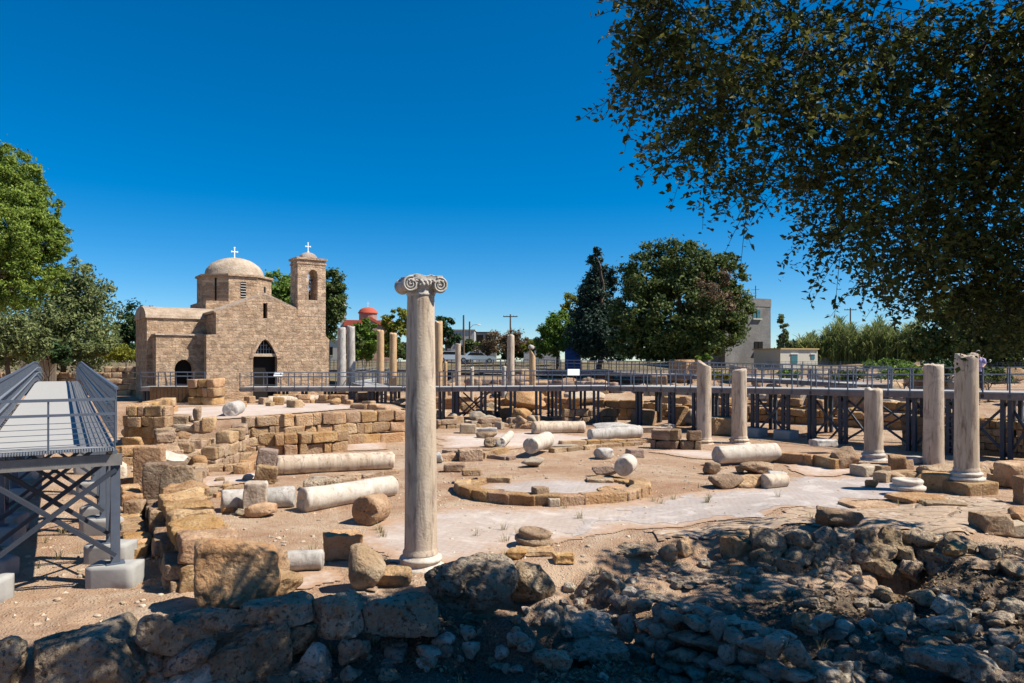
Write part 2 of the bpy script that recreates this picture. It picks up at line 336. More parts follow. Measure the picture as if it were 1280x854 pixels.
def m_mosaic(name, ca, cb, dark, pat=True, sc=1.):
    t = NT(name, .8); v = t.coord(); n1 = t.noise(v, .5, 5, .65, .7); n2 = t.noise(v, 5, 6, .7); n4 = t.noise(v, .9, 6, .7, 1.5)
    c = t.ramp(n1, [(.33, ca), (.66, cb)])
    vo = t.voro(v, 34 * sc, 'F1', "Color")
    bw = t.n("ShaderNodeRGBToBW"); t.l(vo, bw.inputs[0]); c = t.mix(t.math('MULTIPLY', bw.outputs[0], .35), c, dark)
    if pat:
        mp = t.n("ShaderNodeMapping"); mp.inputs["Rotation"].default_value = (0, 0, R(38)); mp.inputs["Scale"].default_value = (3.4,) * 3; t.l(v, mp.inputs["Vector"])
        ck = t.n("ShaderNodeTexBrick"); ck.inputs["Scale"].default_value = 1.; ck.inputs["Brick Width"].default_value = .6; ck.inputs["Row Height"].default_value = .6; ck.inputs["Mortar Size"].default_value = .11; ck.offset = .5
        ck.inputs["Color1"].default_value = (0, 0, 0, 1); ck.inputs["Color2"].default_value = (.15, .15, .15, 1); ck.inputs["Mortar"].default_value = (1, 1, 1, 1)
        t.l(mp.outputs[0], ck.inputs["Vector"]); c = t.mix(t.math('MULTIPLY', t.math('MULTIPLY', ck.outputs[0], t.grey(n4, .44, .58)), .42), c, dark)
    c = t.mix(t.math('MULTIPLY', t.grey(n4, .54, .64), .55), c, (.40, .30, .225)); c = t.mix(t.math('MULTIPLY', t.grey(n4, .44, .38), .4), c, (.58, .52, .47)); c = t.mix(t.math('MULTIPLY', t.grey(n2, .56, .72), .55), c, (.33, .245, .185))
    at = t.n('ShaderNodeAttribute', attribute_name='wear'); c = t.mix(t.grey(t.math('ADD', at.outputs['Fac'], t.math('MULTIPLY', t.math('ADD', n2, -.5), 2.2)), .2, .95), c, (.36, .23, .145))
    if sc < .5:
        mp2 = t.n("ShaderNodeMapping"); mp2.inputs["Rotation"].default_value = (0, 0, .35); mp2.inputs["Scale"].default_value = (.7, 1.5, 1); t.l(v, mp2.inputs["Vector"]); va = t.n("ShaderNodeVectorMath", operation='ADD'); nn = t.n("ShaderNodeTexNoise"); nn.inputs["Scale"].default_value = 1.5; t.l(v, nn.inputs["Vector"]); t.l(mp2.outputs[0], va.inputs[0]); t.l(nn.outputs["Color"], va.inputs[1])
        ed = t.voro(va.outputs[0], 1.3, 'DISTANCE_TO_EDGE'); c = t.mix(t.grey(ed, .035, .01), c, (.20, .13, .085)); t.col(c); t.bump(t.math('ADD', t.math('MULTIPLY', t.grey(ed, .0, .10), .8), t.math('ADD', n2, n4)), .8, .06); return t.m
    t.col(c); t.bump(n2, .2, .02); return t.m
MOSA = m_mosaic("mosaic_floor", (.41, .325, .265), (.50, .425, .36), (.27, .22, .20))
MOSG = m_mosaic("mosaic_floor_grey", (.36, .305, .27), (.47, .405, .36), (.19, .17, .165))
PAVE = m_mosaic("pale_paving", (.45, .35, .285), (.54, .46, .40), (.36, .285, .23), False)
SLABM = m_mosaic("bedrock_paving", (.36, .25, .16), (.47, .36, .255), (.26, .18, .12), False, .4)
CHW = m_masonry("church_masonry", (.60, .43, .285), (.38, .26, .17), (.88, .79, .71), (.55, .43, .32), .5, .25, 1.)
CHW2 = m_masonry("tower_masonry", (.62, .455, .31), (.40, .275, .185), (.85, .76, .70), (.56, .44, .33))
PLAST = m_stone("lime_plaster_dome", (.30, .22, .155), (.43, .335, .25), (.52, .425, .335), sc=.7, pit=.5, bs=.6)
DARK = m_plain("dark_interior", (.012, .010, .009), .9, 0, .1, 4, 0)
IRON = m_plain("dark_iron", (.03, .03, .032), .6, .4)
BARKD = m_plain("bark_dark", (.05, .038, .03), .95, 0, .25, 9, .6)
WHITE = m_plain("white_paint", (.78, .78, .76), .6, 0, .04)
BARK = m_plain("bark_brown", (.12, .085, .06), .95, 0, .25, 9, .6)

LEAF_FIG = m_leaf("leaves_carob", (0.034, 0.053, 0.015), (0.078, 0.102, 0.025), (0.217, 0.194, 0.048), .32)
LEAF_PINE = m_leaf("needles_pine", (0.074, 0.123, 0.018), (0.164, 0.237, 0.034), (0.311, 0.376, 0.070), .3)
LEAF_EUC = m_leaf("leaves_eucalyptus", (0.075, 0.105, 0.038), (0.150, 0.188, 0.068), (0.300, 0.315, 0.128), .35)
LEAF_DK = m_leaf("leaves_dark_evergreen", (0.013, 0.034, 0.012), (0.031, 0.065, 0.021), (0.065, 0.111, 0.033), .25)
LEAF_MID = m_leaf("leaves_ficus", (0.033, 0.060, 0.015), (0.075, 0.112, 0.027), (0.165, 0.188, 0.053), .3)
LEAF_BRT = m_leaf("leaves_bright", (0.066, 0.132, 0.022), (0.132, 0.220, 0.033), (0.242, 0.330, 0.066), .4)
LEAF_CON = m_leaf("needles_blue_conifer", (0.013, 0.030, 0.022), (0.025, 0.053, 0.037), (0.053, 0.088, 0.056), .2)
LEAF_YEL = m_leaf("leaves_yellow_green", (.13, .15, .02), (.22, .23, .03), (.33, .31, .05), .4)
LEAF_BRN = m_leaf("leaves_dry_brown", (.10, .065, .035), (.17, .115, .065), (.25, .18, .10), .25)
REED = m_leaf("reed_blades", (.075, .11, .03), (.15, .19, .055), (.30, .32, .14), .35)

# ---------------------------------------------------------------- the setting: ground and floors
def axis(parts): return np.unique(np.round(np.concatenate([np.linspace(a, b, n) for a, b, n in parts]), 4))
gx = axis([(-3000, -300, 14), (-300, -60, 30), (-60, -16, 60), (-16, 16, 240), (16, 60, 60), (60, 300, 30), (300, 3000, 14)])
gy = axis([(-400, -20, 20), (-20, 6, 40), (6, 20, 140), (20, 50, 120), (50, 110, 80), (110, 400, 30), (400, 4000, 16)])
GX, GY = np.meshgrid(gx, gy); Z = np.concatenate([h_np(GX[i], GY[i]) for i in range(len(gy))])
V = np.stack([GX.ravel(), GY.ravel(), Z], 1); ii = np.arange(len(V)).reshape(GX.shape)
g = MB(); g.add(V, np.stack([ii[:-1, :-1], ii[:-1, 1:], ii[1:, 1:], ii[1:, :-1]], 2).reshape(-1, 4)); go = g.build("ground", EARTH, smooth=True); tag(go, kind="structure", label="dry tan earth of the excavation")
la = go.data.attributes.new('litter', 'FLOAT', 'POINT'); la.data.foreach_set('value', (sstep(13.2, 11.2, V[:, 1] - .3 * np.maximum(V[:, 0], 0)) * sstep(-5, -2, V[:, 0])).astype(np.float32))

def inpoly(P, x, y):
    c = np.zeros(x.shape, bool); n = len(P)
    for i in range(n):
        x1, y1 = P[i]; x2, y2 = P[(i + 1) % n]
        c ^= ((y1 > y) != (y2 > y)) & (x < (x2 - x1) * (y - y1) / (y2 - y1 + 1e-12) + x1)
    return c
def floor_sheet(name, pts, mat, st=.16, lift=.03, edge=.35, wear=1.1):
    P = np.array([gp(a, b)[:2] for a, b in pts]); x0, y0 = P.min(0) - 1; x1, y1 = P.max(0) + 1
    xs = np.arange(x0, x1, st); ys = np.arange(y0, y1, st); X, Y = np.meshgrid(xs, ys)
    q = np.stack([X.ravel() * .8, Y.ravel() * .8, X.ravel() * 0], 1); q2 = q * 4
    ex = X.ravel() + edge * vn(q, 71) + edge * .4 * vn(q2, 72); ey = Y.ravel() + edge * vn(q, 73) + edge * .4 * vn(q2, 74)
    ok = inpoly(P, ex, ey).reshape(X.shape); Zs = (h_np(X, Y) + lift).reshape(X.shape)
    fc = ok[:-1, :-1] & ok[1:, :-1] & ok[1:, 1:] & ok[:-1, 1:]; idx = np.arange(X.size).reshape(X.shape)
    f = np.stack([idx[:-1, :-1], idx[:-1, 1:], idx[1:, 1:], idx[1:, :-1]], 2)[fc]
    u, inv = np.unique(f, return_inverse=True); b = MB(); V = np.stack([X.ravel(), Y.ravel(), Zs.ravel()], 1)[u]
    b.add(V, inv.reshape(-1, 4)); o = b.build(name, mat, smooth=True)
    ex, ey = ex[u], ey[u]; dm = np.full(len(u), 9.)
    for i in range(len(P)):
        A, B = P[i], P[(i + 1) % len(P)]; d = B - A; tt = np.clip(((ex - A[0]) * d[0] + (ey - A[1]) * d[1]) / (d @ d), 0, 1); dm = np.minimum(dm, np.hypot(ex - A[0] - tt * d[0], ey - A[1] - tt * d[1]))
    wr = o.data.attributes.new('wear', 'FLOAT', 'POINT'); wr.data.foreach_set('value', np.clip(1 - dm / wear, 0, 1).astype(np.float32))
    return tag(o, kind="structure")
floor_sheet("mosaic_pavement", [(462,655),(545,637),(680,634),(800,626),(880,614),(960,603),(1040,595),(1130,590),(1190,606),(1120,618),(1000,638),(900,652),(800,664),(720,676),(640,690),(560,706),(485,707),(448,694)], MOSA, .075, .018, .3)
floor_sheet("mosaic_pavement", [(560,704),(800,630),(1000,603),(1130,593),(1180,605),(1000,634),(800,658),(640,680)], MOSG, .075, .024, .9, wear=.05)
floor_sheet("pale_pavement", [(546,546),(640,541),(690,540),(770,550),(700,561),(640,562),(548,562)], PAVE, .12, .02, .5)
floor_sheet("pale_pavement", [(196,512),(300,507),(430,503),(452,512),(345,520),(262,528),(240,534),(197,537)], PAVE, .2, .05, .3)
floor_sheet("pale_pavement", [(808,566),(870,560),(935,570),(930,578),(870,574)], PAVE, .1, .03, .2)
floor_sheet("pale_pavement", [(236,598),(345,590),(345,600),(300,607),(236,613)], PAVE, .08, .03, .2)
floor_sheet("pale_pavement", [(424,550),(484,547),(486,563),(426,566)], PAVE, .1, .03, .15)
floor_sheet("pale_pavement", [(352,716),(420,712),(440,722),(400,740),(352,738)], PAVE, .1, .02, .2)
floor_sheet("pale_pavement", [(975,582),(1050,584),(1085,592),(1010,597)], PAVE, .08, .03, .2)
floor_sheet("bedrock_paving", [(800,668),(900,655),(1000,641),(1115,622),(1235,622),(1275,640),(1210,662),(1130,664),(1040,660),(960,664),(880,676),(820,684)], SLABM, .08, .035, .35, wear=.25)

# ---------------------------------------------------------------- stones
def link_stone(name, v, q, mat, loc, label, cat, group=None):
    b = MB(); b.add(v, q); o = b.build(name, mat, smooth=True); o.location = loc; return tag(o, label, cat, group)
NS = [100]
def stone(px, py, wp, hp, label, kind='rock', mat=None, rz=0., tilt=(0, 0), dz=0., dep=.8, name=None, cat=None, group=None, n=None, at=None, k=None, rough=None):
    """a stone whose foot is seen at (px, py), wp wide and hp high in photo pixels"""
    NS[0] += 1; seed = NS[0]
    x, y, z = at if at is not None else gp(px, py)
    s = y / F; W = wp * s; D = W * dep; H = max(.42 * hp * s, hp * s - D * .75 * (py - HY) / F); y2 = y + D * .45; x *= y2 / y
    if kind == 'rock':
        v, q = rock_v((W * 1.12, D * 1.12, H * 1.12), n or (12 if wp > 30 else 8), seed, rough if rough is not None else .2, k or 3.4)
        nm, ct, mt = 'boulder', 'stone', mat or LIME
    else:
        v, q = block_v((W, D, H), n or (10 if wp > 25 else 6), k or 11., rough if rough is not None else .05, seed)
        nm, ct, mt = 'stone_block', 'stone block', mat or LIME
    v = v @ rotm(tilt[0], tilt[1], rz).T
    v[:, 2] -= v[:, 2].min() + H * .06
    return link_stone(name or nm, v, q, mt, (x, y2, z + dz), label, cat or ct, group)
def fallen(p0, p1, r0, r1, label, mat, name="fallen_column", cat="column", group=None, lift=0., seed=1, n=36, fl=0):
    """a column shaft lying between two points on the ground (px, py of its lower rim)"""
    a = np.array(gp(*p0)); b = np.array(gp(*p1)); a[2] += r0 * .93 + lift; b[2] += r1 * .93 + (lift if not isinstance(lift, tuple) else 0)
    L = np.linalg.norm(b - a); t = (b - a) / L; k = max(6, int(L / .12))
    prof = [(.02, 0), (r0 * .6, 0.0), (r0 * .93, .005), (r0, .04)] + [(r0 + (r1 - r0) * i / k, .04 + (L - .08) * i / k) for i in range(1, k)] + [(r1, L - .04), (r1 * .93, L - .005), (r1 * .6, L), (.02, L)]
    def fn(v):
        ang = np.arctan2(v[:, 1], v[:, 0]); q = np.stack([v[:, 0] * 3, v[:, 1] * 3, v[:, 2] * 1.2], 1); k2 = 1 + .035 * fbm(q, seed, 3)
        if fl: k2 = k2 * (1 - .035 * np.abs(np.cos(ang * fl / 2)))
        v = v.copy(); v[:, :2] *= k2[:, None]; e = (v[:, 2] < .01) | (v[:, 2] > L - .01); v[e, 2] += .05 * fbm(q[e] * 1.5, seed + 3, 2); return v
    M = Vector(t).to_track_quat('Z', 'Y').to_matrix().to_4x4(); bld = MB(); bld.lathe(prof, n, M, 0, fn); o = bld.build(name, mat, smooth=True)
    o.location = a; return tag(o, label, cat, group)
def masonry(pts, height, thick, label, mat=LIME, ch=.42, bl=.7, name="stone_wall", cat="wall", base=None, seed=5, ragged=.0, n=6, inset=.0, group=None, rough=.05, k=18.):
    """a dry wall of squared blocks along a polyline of world points; one mesh, the blocks are its surface pattern"""
    b = MB(); g_ = np.random.default_rng(seed); pts = [np.array(p[:2], float) for p in pts]; hs_ = height if isinstance(height, (list, tuple)) else [height] * len(pts)
    for i in range(len(pts) - 1):
        A, B = pts[i], pts[i + 1]; L = np.linalg.norm(B - A); t = (B - A) / L; rz = math.atan2(t[1], t[0]); nc = max(1, int(round(max(hs_[i], hs_[i + 1]) / ch)))
        for c in range(nc):
            x = -g_.uniform(0, .4) * bl * (c > 0)
            while x < L - .1:
                w_ = bl * g_.choice([.45, .7, .9, 1.1, 1.5]) * g_.uniform(.85, 1.15); x0 = max(0, x); x1 = min(L, x + w_); x += w_
                if x1 - x0 < .12: continue
                f = (x0 + x1) / 2 / L; hl = hs_[i] + (hs_[i + 1] - hs_[i]) * f
                if c and c * ch > hl - ch * .45: continue
                if c == nc - 1 and nc > 1 and g_.random() < ragged: continue
                m = A + t * (x0 + x1) / 2; zb = (h(*m) if base is None else base) - .06
                v, q = block_v((x1 - x0 - .008, thick * g_.uniform(.86, 1.1), ch * g_.uniform(.9, 1.02)), n, k * g_.uniform(.45, 1.2), rough * 1.25, seed * 131 + c * 17 + int(x * 10) + i * 7)
                v = v @ rotm(g_.normal(0, .012), g_.normal(0, .012), rz + g_.normal(0, .02)).T + np.array([m[0], m[1], zb + ch * (c + .5)]) + np.array([-t[1], t[0], 0]) * g_.normal(0, .045)
                b.add(v, q)
    c0 = np.array([pts[0][0], pts[0][1], h(*pts[0]) if base is None else base]); b.v = [v - c0 for v in b.v]
    o = b.build(name, mat, smooth=True); o.location = c0; return tag(o, label, cat, group)
# ---------------------------------------------------------------- standing columns
ATTIC = [(.0, 0), (1.42, 0), (1.46, .05), (1.5, .18), (1.46, .3), (1.36, .36), (1.24, .40), (1.2, .5), (1.22, .58), (1.3, .62), (1.33, .7), (1.28, .8), (1.16, .84), (1.1, .92), (1.0, 1.0)]
def column(px, py, dia, top_py, label, mat, base=True, plinth=None, taper=.9, seed=1, slant=0., group=None, baseh=.32, cap=None, base_mat=None, lean=0., at=None, loose=.03):
    x, y, z = at if at is not None else gp(px, py)
    r = dia / 2 * y / F; x *= (y + r * 1.2) / y; y += r * 1.2; topz = EYE - (top_py - HY) / F * y; e = empty("standing_column", (x, y, z), label=label, cat="column", group=group); zz = -.08
    if plinth:
        pw, ph = plinth; b = MB(); v, q = block_v((pw * r * 2, pw * r * 2, ph + .1), 8, 14, .03, seed); v[:, 2] += (ph - .1) / 2; b.add(v @ rotm(0, 0, .25).T, q); b.build("plinth", LIMEO, e, True); zz = ph
    if base:
        b = MB(); b.lathe([(a * r, zz + c * baseh) for a, c in ATTIC], 40, None, 0, lambda v: v * (1 + .012 * fbm(v * 6, seed)[:, None])); b.build("base", base_mat or mat, e, True); zz += baseh - .01
    H = topz - z - zz; k = max(8, int(H / .12)); prof = [(r * (1 - (1 - taper) * (i / k)**1.3), zz + H * i / k) for i in range(k + 1)]
    if base: prof[0] = (r * 1.09, zz); prof.insert(1, (r * 1.08, zz + .05)); prof.insert(2, (r * 1.0, zz + .1))
    rt = prof[-1][0]; prof += [(rt * .94, zz + H + .03), (rt * .5, zz + H + .045), (.01, zz + H + .04)]
    def fn(v):
        q = np.stack([v[:, 0] * 2.4, v[:, 1] * 2.4, v[:, 2] * .9], 1); v = v.copy(); v[:, :2] *= (1 + loose * fbm(q, seed, 3))[:, None]
        t = np.clip((v[:, 2] - (zz + H - .7)) / .7, 0, 1)
        v[:, 2] += t * (slant * v[:, 0] / r * .35 + (.0 if cap else .10) * fbm(v * 4.3, seed + 9, 2)); v[:, 0] += lean * (v[:, 2] - zz); return v
    b = MB(); b.lathe(prof, 40, None, 0, fn); b.build("shaft", mat, e, True)
    if cap: cap(e, rt, zz + H, mat)
    return e
def ionic(e, r, z0, mat):
    cmat = MARBG; b = MB(); rz = R(24); Mz = Matrix.Translation((0, 0, z0)) @ Matrix.Rotation(rz, 4, 'Z'); A = np.array(Mz.to_3x3()); T = np.array(Mz.translation)
    sub = MB(); sub.lathe([(r * .98, -.02), (r * 1.05, .0), (r * 1.06, .03), (r * 1.0, .05), (r * 1.02, .12), (r * 1.14, .16), (r * 1.22, .22), (r * 1.2, .27), (.05, .27)], 40)
    for k in range(26):                                                     # egg and dart
        a = k / 26 * 2 * math.pi; v, q = rock_v((.055, .045, .085), 4, k, .05, 2.4, 0); sub.add(v @ rotm(0, 0, a + math.pi / 2).T + np.array([math.cos(a) * r * 1.19, math.sin(a) * r * 1.19, .205]), q)
    b.v += [v @ A.T + T for v in sub.v]; b.f += sub.f; b.n = sub.n; b.build("echinus", cmat, e, True)
    D = r * 1.12; X0 = r * 1.1; R1 = .148
    for sg in (-1, 1):
        s2 = MB(); M = Matrix.Translation((sg * X0, 0, .19)) @ Matrix.Rotation(R(90), 4, 'X')
        s2.lathe([(.02, -D)] + [(R1 * (.72 + .28 * abs(t)**1.6) * (1 + .05 * math.cos(t * 12)), t * D) for t in np.linspace(-1, 1, 25)] + [(.02, D)], 26, M, 0, lambda v: v * (1 + .02 * fbm(v * 7, 4)[:, None]))
        for face in (-1, 1):
            pts = []
            for i in range(64):
                a = i / 63 * 2.4 * 2 * math.pi; rr = .15 * (1 - i / 63 * .86); pts.append((sg * (X0 - rr * math.cos(a + 1.2) * 1.0), face * (D + .012), .19 + rr * math.sin(a + 1.2)))
            s2.tube(pts, [.024 * (1 - i / 63 * .5) for i in range(64)], 6)
            v, q = rock_v((.06, .05, .06), 5, 2, .02, 2.2, 0); s2.add(v + np.array([sg * X0, face * (D + .01), .19]), q)
        s2.v = [v @ A.T + T for v in s2.v]; s2.build("volute", cmat, e, True)
    s3 = MB(); v, q = block_v((X0 * 2 + .1, D * 2 + .02, .1), 16, 12, .10, 11, 5); s3.add(v + np.array([0, 0, .325]), q)
    v, q = block_v((X0 * 2, D * 2 - .05, .12), 12, 12, .06, 13, 4); s3.add(v + np.array([0, 0, .25]), q)
    for k in range(9):
        v, q = rock_v((.07, .06, .07), 4, k, .1, 2.4, 0); s3.add(v + np.array([(k - 4) * .085, -D - .01, .26]), q)
    s3.v = [v @ A.T + T for v in s3.v]; s3.build("abacus", cmat, e, True)
column(526, 716, 42, 370, "tall weathered column with a scroll-carved Ionic capital standing in the near pavement", MARBC, True, None, .83, 3, 0, baseh=.36, cap=ionic, base_mat=MARB, loose=.02)
GC = "broken columns along the right walkway"
column(880, 556, 18, 456, "slim pale column with a slanting broken top, leftmost of the walkway columns", MARBC, True, None, .97, 11, -.4, GC, .3)
column(924, 556, 19, 463, "pale column with a flat top beside the concrete footing, right of the slanted one", MARBC, True, None, .95, 12, .1, GC, .35)
column(1092, 577, 22, 488, "shortest broken column by the walkway, on a grey moulded base", MARBC, True, None, .95, 13, 0, GC, .42, base_mat=MARBG)
column(1167, 584, 24, 457, "leaning-looking column without a base on a rubble ledge, left of the tallest one", MARBC, False, None, .94, 14, .1, GC)
column(1208, 619, 28, 445, "tallest column by the right walkway, on a moulded base and square stone plinth", MARBC, True, (1.8, .38), .93, 15, 0, GC, .3, base_mat=MARB)
GB = "columns behind the far walkway"
def farcol(px, Y, dia, top, zfoot, label, mat, **k):
    column(px, 0, dia, top, label, mat, k.pop('base', False), None, k.pop('taper', .93), int(px), k.pop('slant', 0.), GB, at=((px - CX) / F * Y, Y, zfoot if zfoot is not None else h((px - CX) / F * Y, Y)), **k)
farcol(427, 57, 11, 411, None, "greyish column beside the church corner, left of a pair", MARBG)
farcol(438.5, 58.5, 11, 409, None, "grey-white column just right of another beside the church", MARBG)
farcol(475.5, 58, 9.5, 414, None, "ochre column in front of the green shrubs, taller of two", MARBO)
farcol(491.5, 57, 9.5, 417.5, None, "ochre column in front of the green shrubs, rounder and shorter of two", MARBO)
farcol(548.5, 56, 11, 403, None, "stout ochre column seen just right of the Ionic column", MARBO, taper=.85)
farcol(572.5, 56, 7.5, 430, None, "slender rosy column in front of the parked cars", MARBC)
farcol(638.5, 55, 9.5, 420, None, "brown-grey column in front of the dry bush", MARBC)
farcol(590, 53, 5, 461, None, "low stump of a thin column behind the rail", MARBC)
farcol(630, 54, 6, 459, None, "short pale stump just left of the brown-grey column", MARBG)
farcol(665.5, 55, 8.5, 441, None, "short ochre column with a jagged sloping top", MARBO, slant=-1.1)
farcol(557, 54.5, 4.5, 454, None, "little ochre stump beside the stout ochre column", MARBO)
p = upd(664, 434, 55.3); v, q = rock_v((.5, .5, .42), 8, 3, .06, 2.2, 1); link_stone("round_stone", v, q, MARBG, p, "round grey stone perched on top of the jagged ochre column", "stone")

# ---------------------------------------------------------------- walkways
def offs(P, d):
    P = np.array(P, float); o = []
    for i in range(len(P)):
        ns = []
        for a, b in ((i - 1, i), (i, i + 1)):
            if a < 0 or b >= len(P): continue
            t = P[b, :2] - P[a, :2]; t /= np.linalg.norm(t); ns.append(np.array([t[1], -t[0]]))
        n = sum(ns); n /= np.linalg.norm(n); n = n / max(.5, n @ ns[0]); o.append((P[i, 0] + n[0] * d, P[i, 1] + n[1] * d, P[i, 2]))
    return np.array(o)
def along(P, s):
    P = np.array(P, float)
    for i in range(len(P) - 1):
        L = np.linalg.norm(P[i + 1] - P[i])
        if s <= L or i == len(P) - 2: return P[i] + (P[i + 1] - P[i]) * (s / L), (P[i + 1] - P[i]) / L
        s -= L
def plen(P): P = np.array(P, float); return sum(np.linalg.norm(P[i + 1] - P[i]) for i in range(len(P) - 1))
def at_px(P, px):                                   # distance along the path where a photo column crosses it
    best = 0; bd = 1e9
    for s in np.arange(0, plen(P), .05):
        q, _ = along(P, s); d = abs(CX + F * q[0] / q[1] - px)
        if d < bd: bd, best = d, s
    return best
def railing(e, P, name="railing", hgt=1.0, step=1.5, wires=4, bal=0., org=None, mat=STEELL, mid=.72):
    b = MB(); n = max(1, int(round(plen(P) / step))); L = plen(P); up_ = np.array([0, 0, 1.])
    for i in range(len(P) - 1):
        for z_, w_ in ((hgt, .055), (mid, .04)): b.beam(P[i] + up_ * z_ - org, P[i + 1] + up_ * z_ - org, w_, w_ * .8)
        for k in range(wires): zz = .12 + (mid - .14) * k / max(1, wires - 1); b.beam(P[i] + up_ * zz - org, P[i + 1] + up_ * zz - org, .014, .014)
    if bal:
        for s in np.arange(0, L, bal): q, t = along(P, s); b.box(q + up_ * hgt / 2 - org, (.028, .012, hgt), math.atan2(t[1], t[0]))
    r = b.build(name, mat, e)
    for k in range(n + 1):
        q, t = along(P, L * k / n); c = MB(); c.box((0, 0, hgt / 2 - .12), (.05, .05, hgt + .26), math.atan2(t[1], t[0])); c.box((0, 0, -.18), (.12, .09, .16), math.atan2(t[1], t[0])); o = c.build("railing_post", STEEL, r); o.location = q - org
    return r
def twin_leg(e, q, t, org, foot=False, sp=.135, pw=(.15, .17), rung=True):
    zg = h(q[0], q[1]) - .1; zt = q[2] - .3
    if foot: zg += .55
    rz = math.atan2(t[1], t[0]); H = zt - zg
    if H < .3: return
    b = MB(); c, s = math.cos(rz), math.sin(rz)
    for sg in (-1, 1): b.box((c * sg * sp, s * sg * sp, H / 2), (pw[0], pw[1], H), rz)
    for k in range(int(H / .28) if rung else 0): b.box((0, 0, .15 + k * .28), (sp * 2 - pw[0] + .02, pw[1] * 1.04, .07), rz, 0)
    o = b.build("leg", STEELD, e); o.location = np.array([q[0], q[1], zg]) - org
    if foot: b = MB(); v, f = block_v((.95, .95, .7), 4, 16, .02, 4); b.add(v, f); p_ = b.build("footing", CONC, e, True); p_.location = np.array([q[0], q[1], zg - .33]) - org; p_.rotation_euler[2] = rz
def boardwalk(P, width, label, legs, braces=(), hgt=1.0, step=1.5, wires=3, far_rail=True, fasc=.24, foot=(), name="raised_walkway", leg_far=True, rung=True, fmat=None, bal=0., near_rail=True, group=None):
    P = np.array(P, float); org = P[0].copy(); A = offs(P, 0.); B = offs(P, -width); e = empty(name, tuple(org), label=label, cat="walkway", group=group)
    b = MB()
    for i in range(len(P) - 1):
        dz = np.array([0, 0, .07]); b.add(np.array([A[i], A[i + 1], B[i + 1], B[i], A[i] - dz, A[i + 1] - dz, B[i + 1] - dz, B[i] - dz]) - org, [(0,1,2,3),(7,6,5,4),(0,4,5,1),(1,5,6,2),(2,6,7,3),(3,7,4,0)])
    b.build("deck", DECK, e)
    for S in (A, B):
        b = MB(); dz = np.array([0, 0, -.075 - fasc / 2])
        for i in range(len(P) - 1): b.beam(S[i] + dz - org, S[i + 1] + dz - org, .09, fasc)
        b.build("edge_beam", fmat or FASC, e)
    if near_rail: railing(e, A, "railing", hgt, step, wires, bal, org)
    if far_rail: railing(e, B, "railing", hgt, step, wires, bal, org)
    ss = []
    for k, s in enumerate(legs):
        for S in ((A, B) if leg_far and k % 2 == 0 else (A,)):
            q, t = along(S, min(s, plen(S) - .05)); q = q + (np.array([t[1], -t[0], 0]) * -.15 if S is A else np.array([t[1], -t[0], 0]) * .15); twin_leg(e, q, t, org, k in foot and S is A, rung=rung and k % 2 == 1)
    for k, off in braces:
        s0, s1 = legs[k], legs[k + 1]; q0, t0 = along(A, s0); q1, t1 = along(A, s1); o_ = np.array([-t0[1], t0[0], 0]) * off; z0 = h(*q0[:2]) + .15; z1 = h(*q1[:2]) + .15
        b = MB(); b.beam(np.array([q0[0], q0[1], z0]) + o_ - org, q1 + o_ - np.array([0, 0, .45]) - org, .08, .09); b.beam(np.array([q1[0], q1[1], z1]) + o_ * 1.25 - org, q0 + o_ * 1.25 - np.array([0, 0, .45]) - org, .08, .09); b.build("cross_brace", STEELD, e)
    return e, A, B
def dpt(px, Y, z): return ((px - CX) / F * Y, Y, z)
PB3 = [dpt(760, 45.5, 2.45), dpt(1010, 36.4, 2.62), dpt(1420, 25.4, 2.83)]
boardwalk(PB3, 2.4, "long right-hand walkway on dark twin steel legs behind the broken columns", [at_px(PB3, a) for a in (797, 838, 868, 905, 942, 981, 1013, 1052, 1137, 1187, 1256, 1300)], [(4, .25), (6, .25), (6, 1.9), (7, .25), (7, 1.9), (8, .3), (8, 1.9), (9, .3), (10, .3)], foot=(4, 5), step=1.0)
PB2 = [dpt(505, 49.3, 2.25), dpt(558, 48, 2.3), dpt(757, 45.6, 2.45)]
boardwalk(PB2, 2.4, "middle walkway section behind the Ionic column, with white notice board", [at_px(PB2, a) for a in (551, 568, 603, 640, 672, 697, 715, 745)], [(1, .2), (1, 1.6)], step=.95, rung=False)
PB1 = [dpt(300, 50.6, 2.2), dpt(440, 50.2, 2.22), dpt(503, 49.4, 2.25)]
boardwalk(PB1, 1.9, "low walkway section running past the church door", [at_px(PB1, a) for a in (345, 380, 408, 440, 462, 478, 490)], (), step=.95, wires=2)
PB0 = [dpt(455, 51.6, 2.24), dpt(436, 60, 2.3), dpt(470, 66, 2.5)]
boardwalk(PB0[::-1], 1.8, "short walkway spur leading back between the two grey columns", [2., 5.], (), step=.8, wires=3)
PBL = [dpt(176, 50.3, 2.25), dpt(242, 50.1, 2.25)]
boardwalk(PBL, 1.6, "short walkway platform in front of the church side arch", [.3, 3.3], (), step=1.2, wires=2)
PA = [dpt(400, 78, 3.15), dpt(560, 74, 3.2), dpt(690, 68, 3.15), dpt(850, 58, 2.95), dpt(1000, 48, 2.75), dpt(1070, 42, 2.7)]
boardwalk(PA, 2.2, "farthest walkway rising behind the columns towards the dark trees", [at_px(PA, a) for a in (560, 600, 640, 690, 740, 800, 860)], (), step=.85, wires=3, leg_far=False, rung=False)
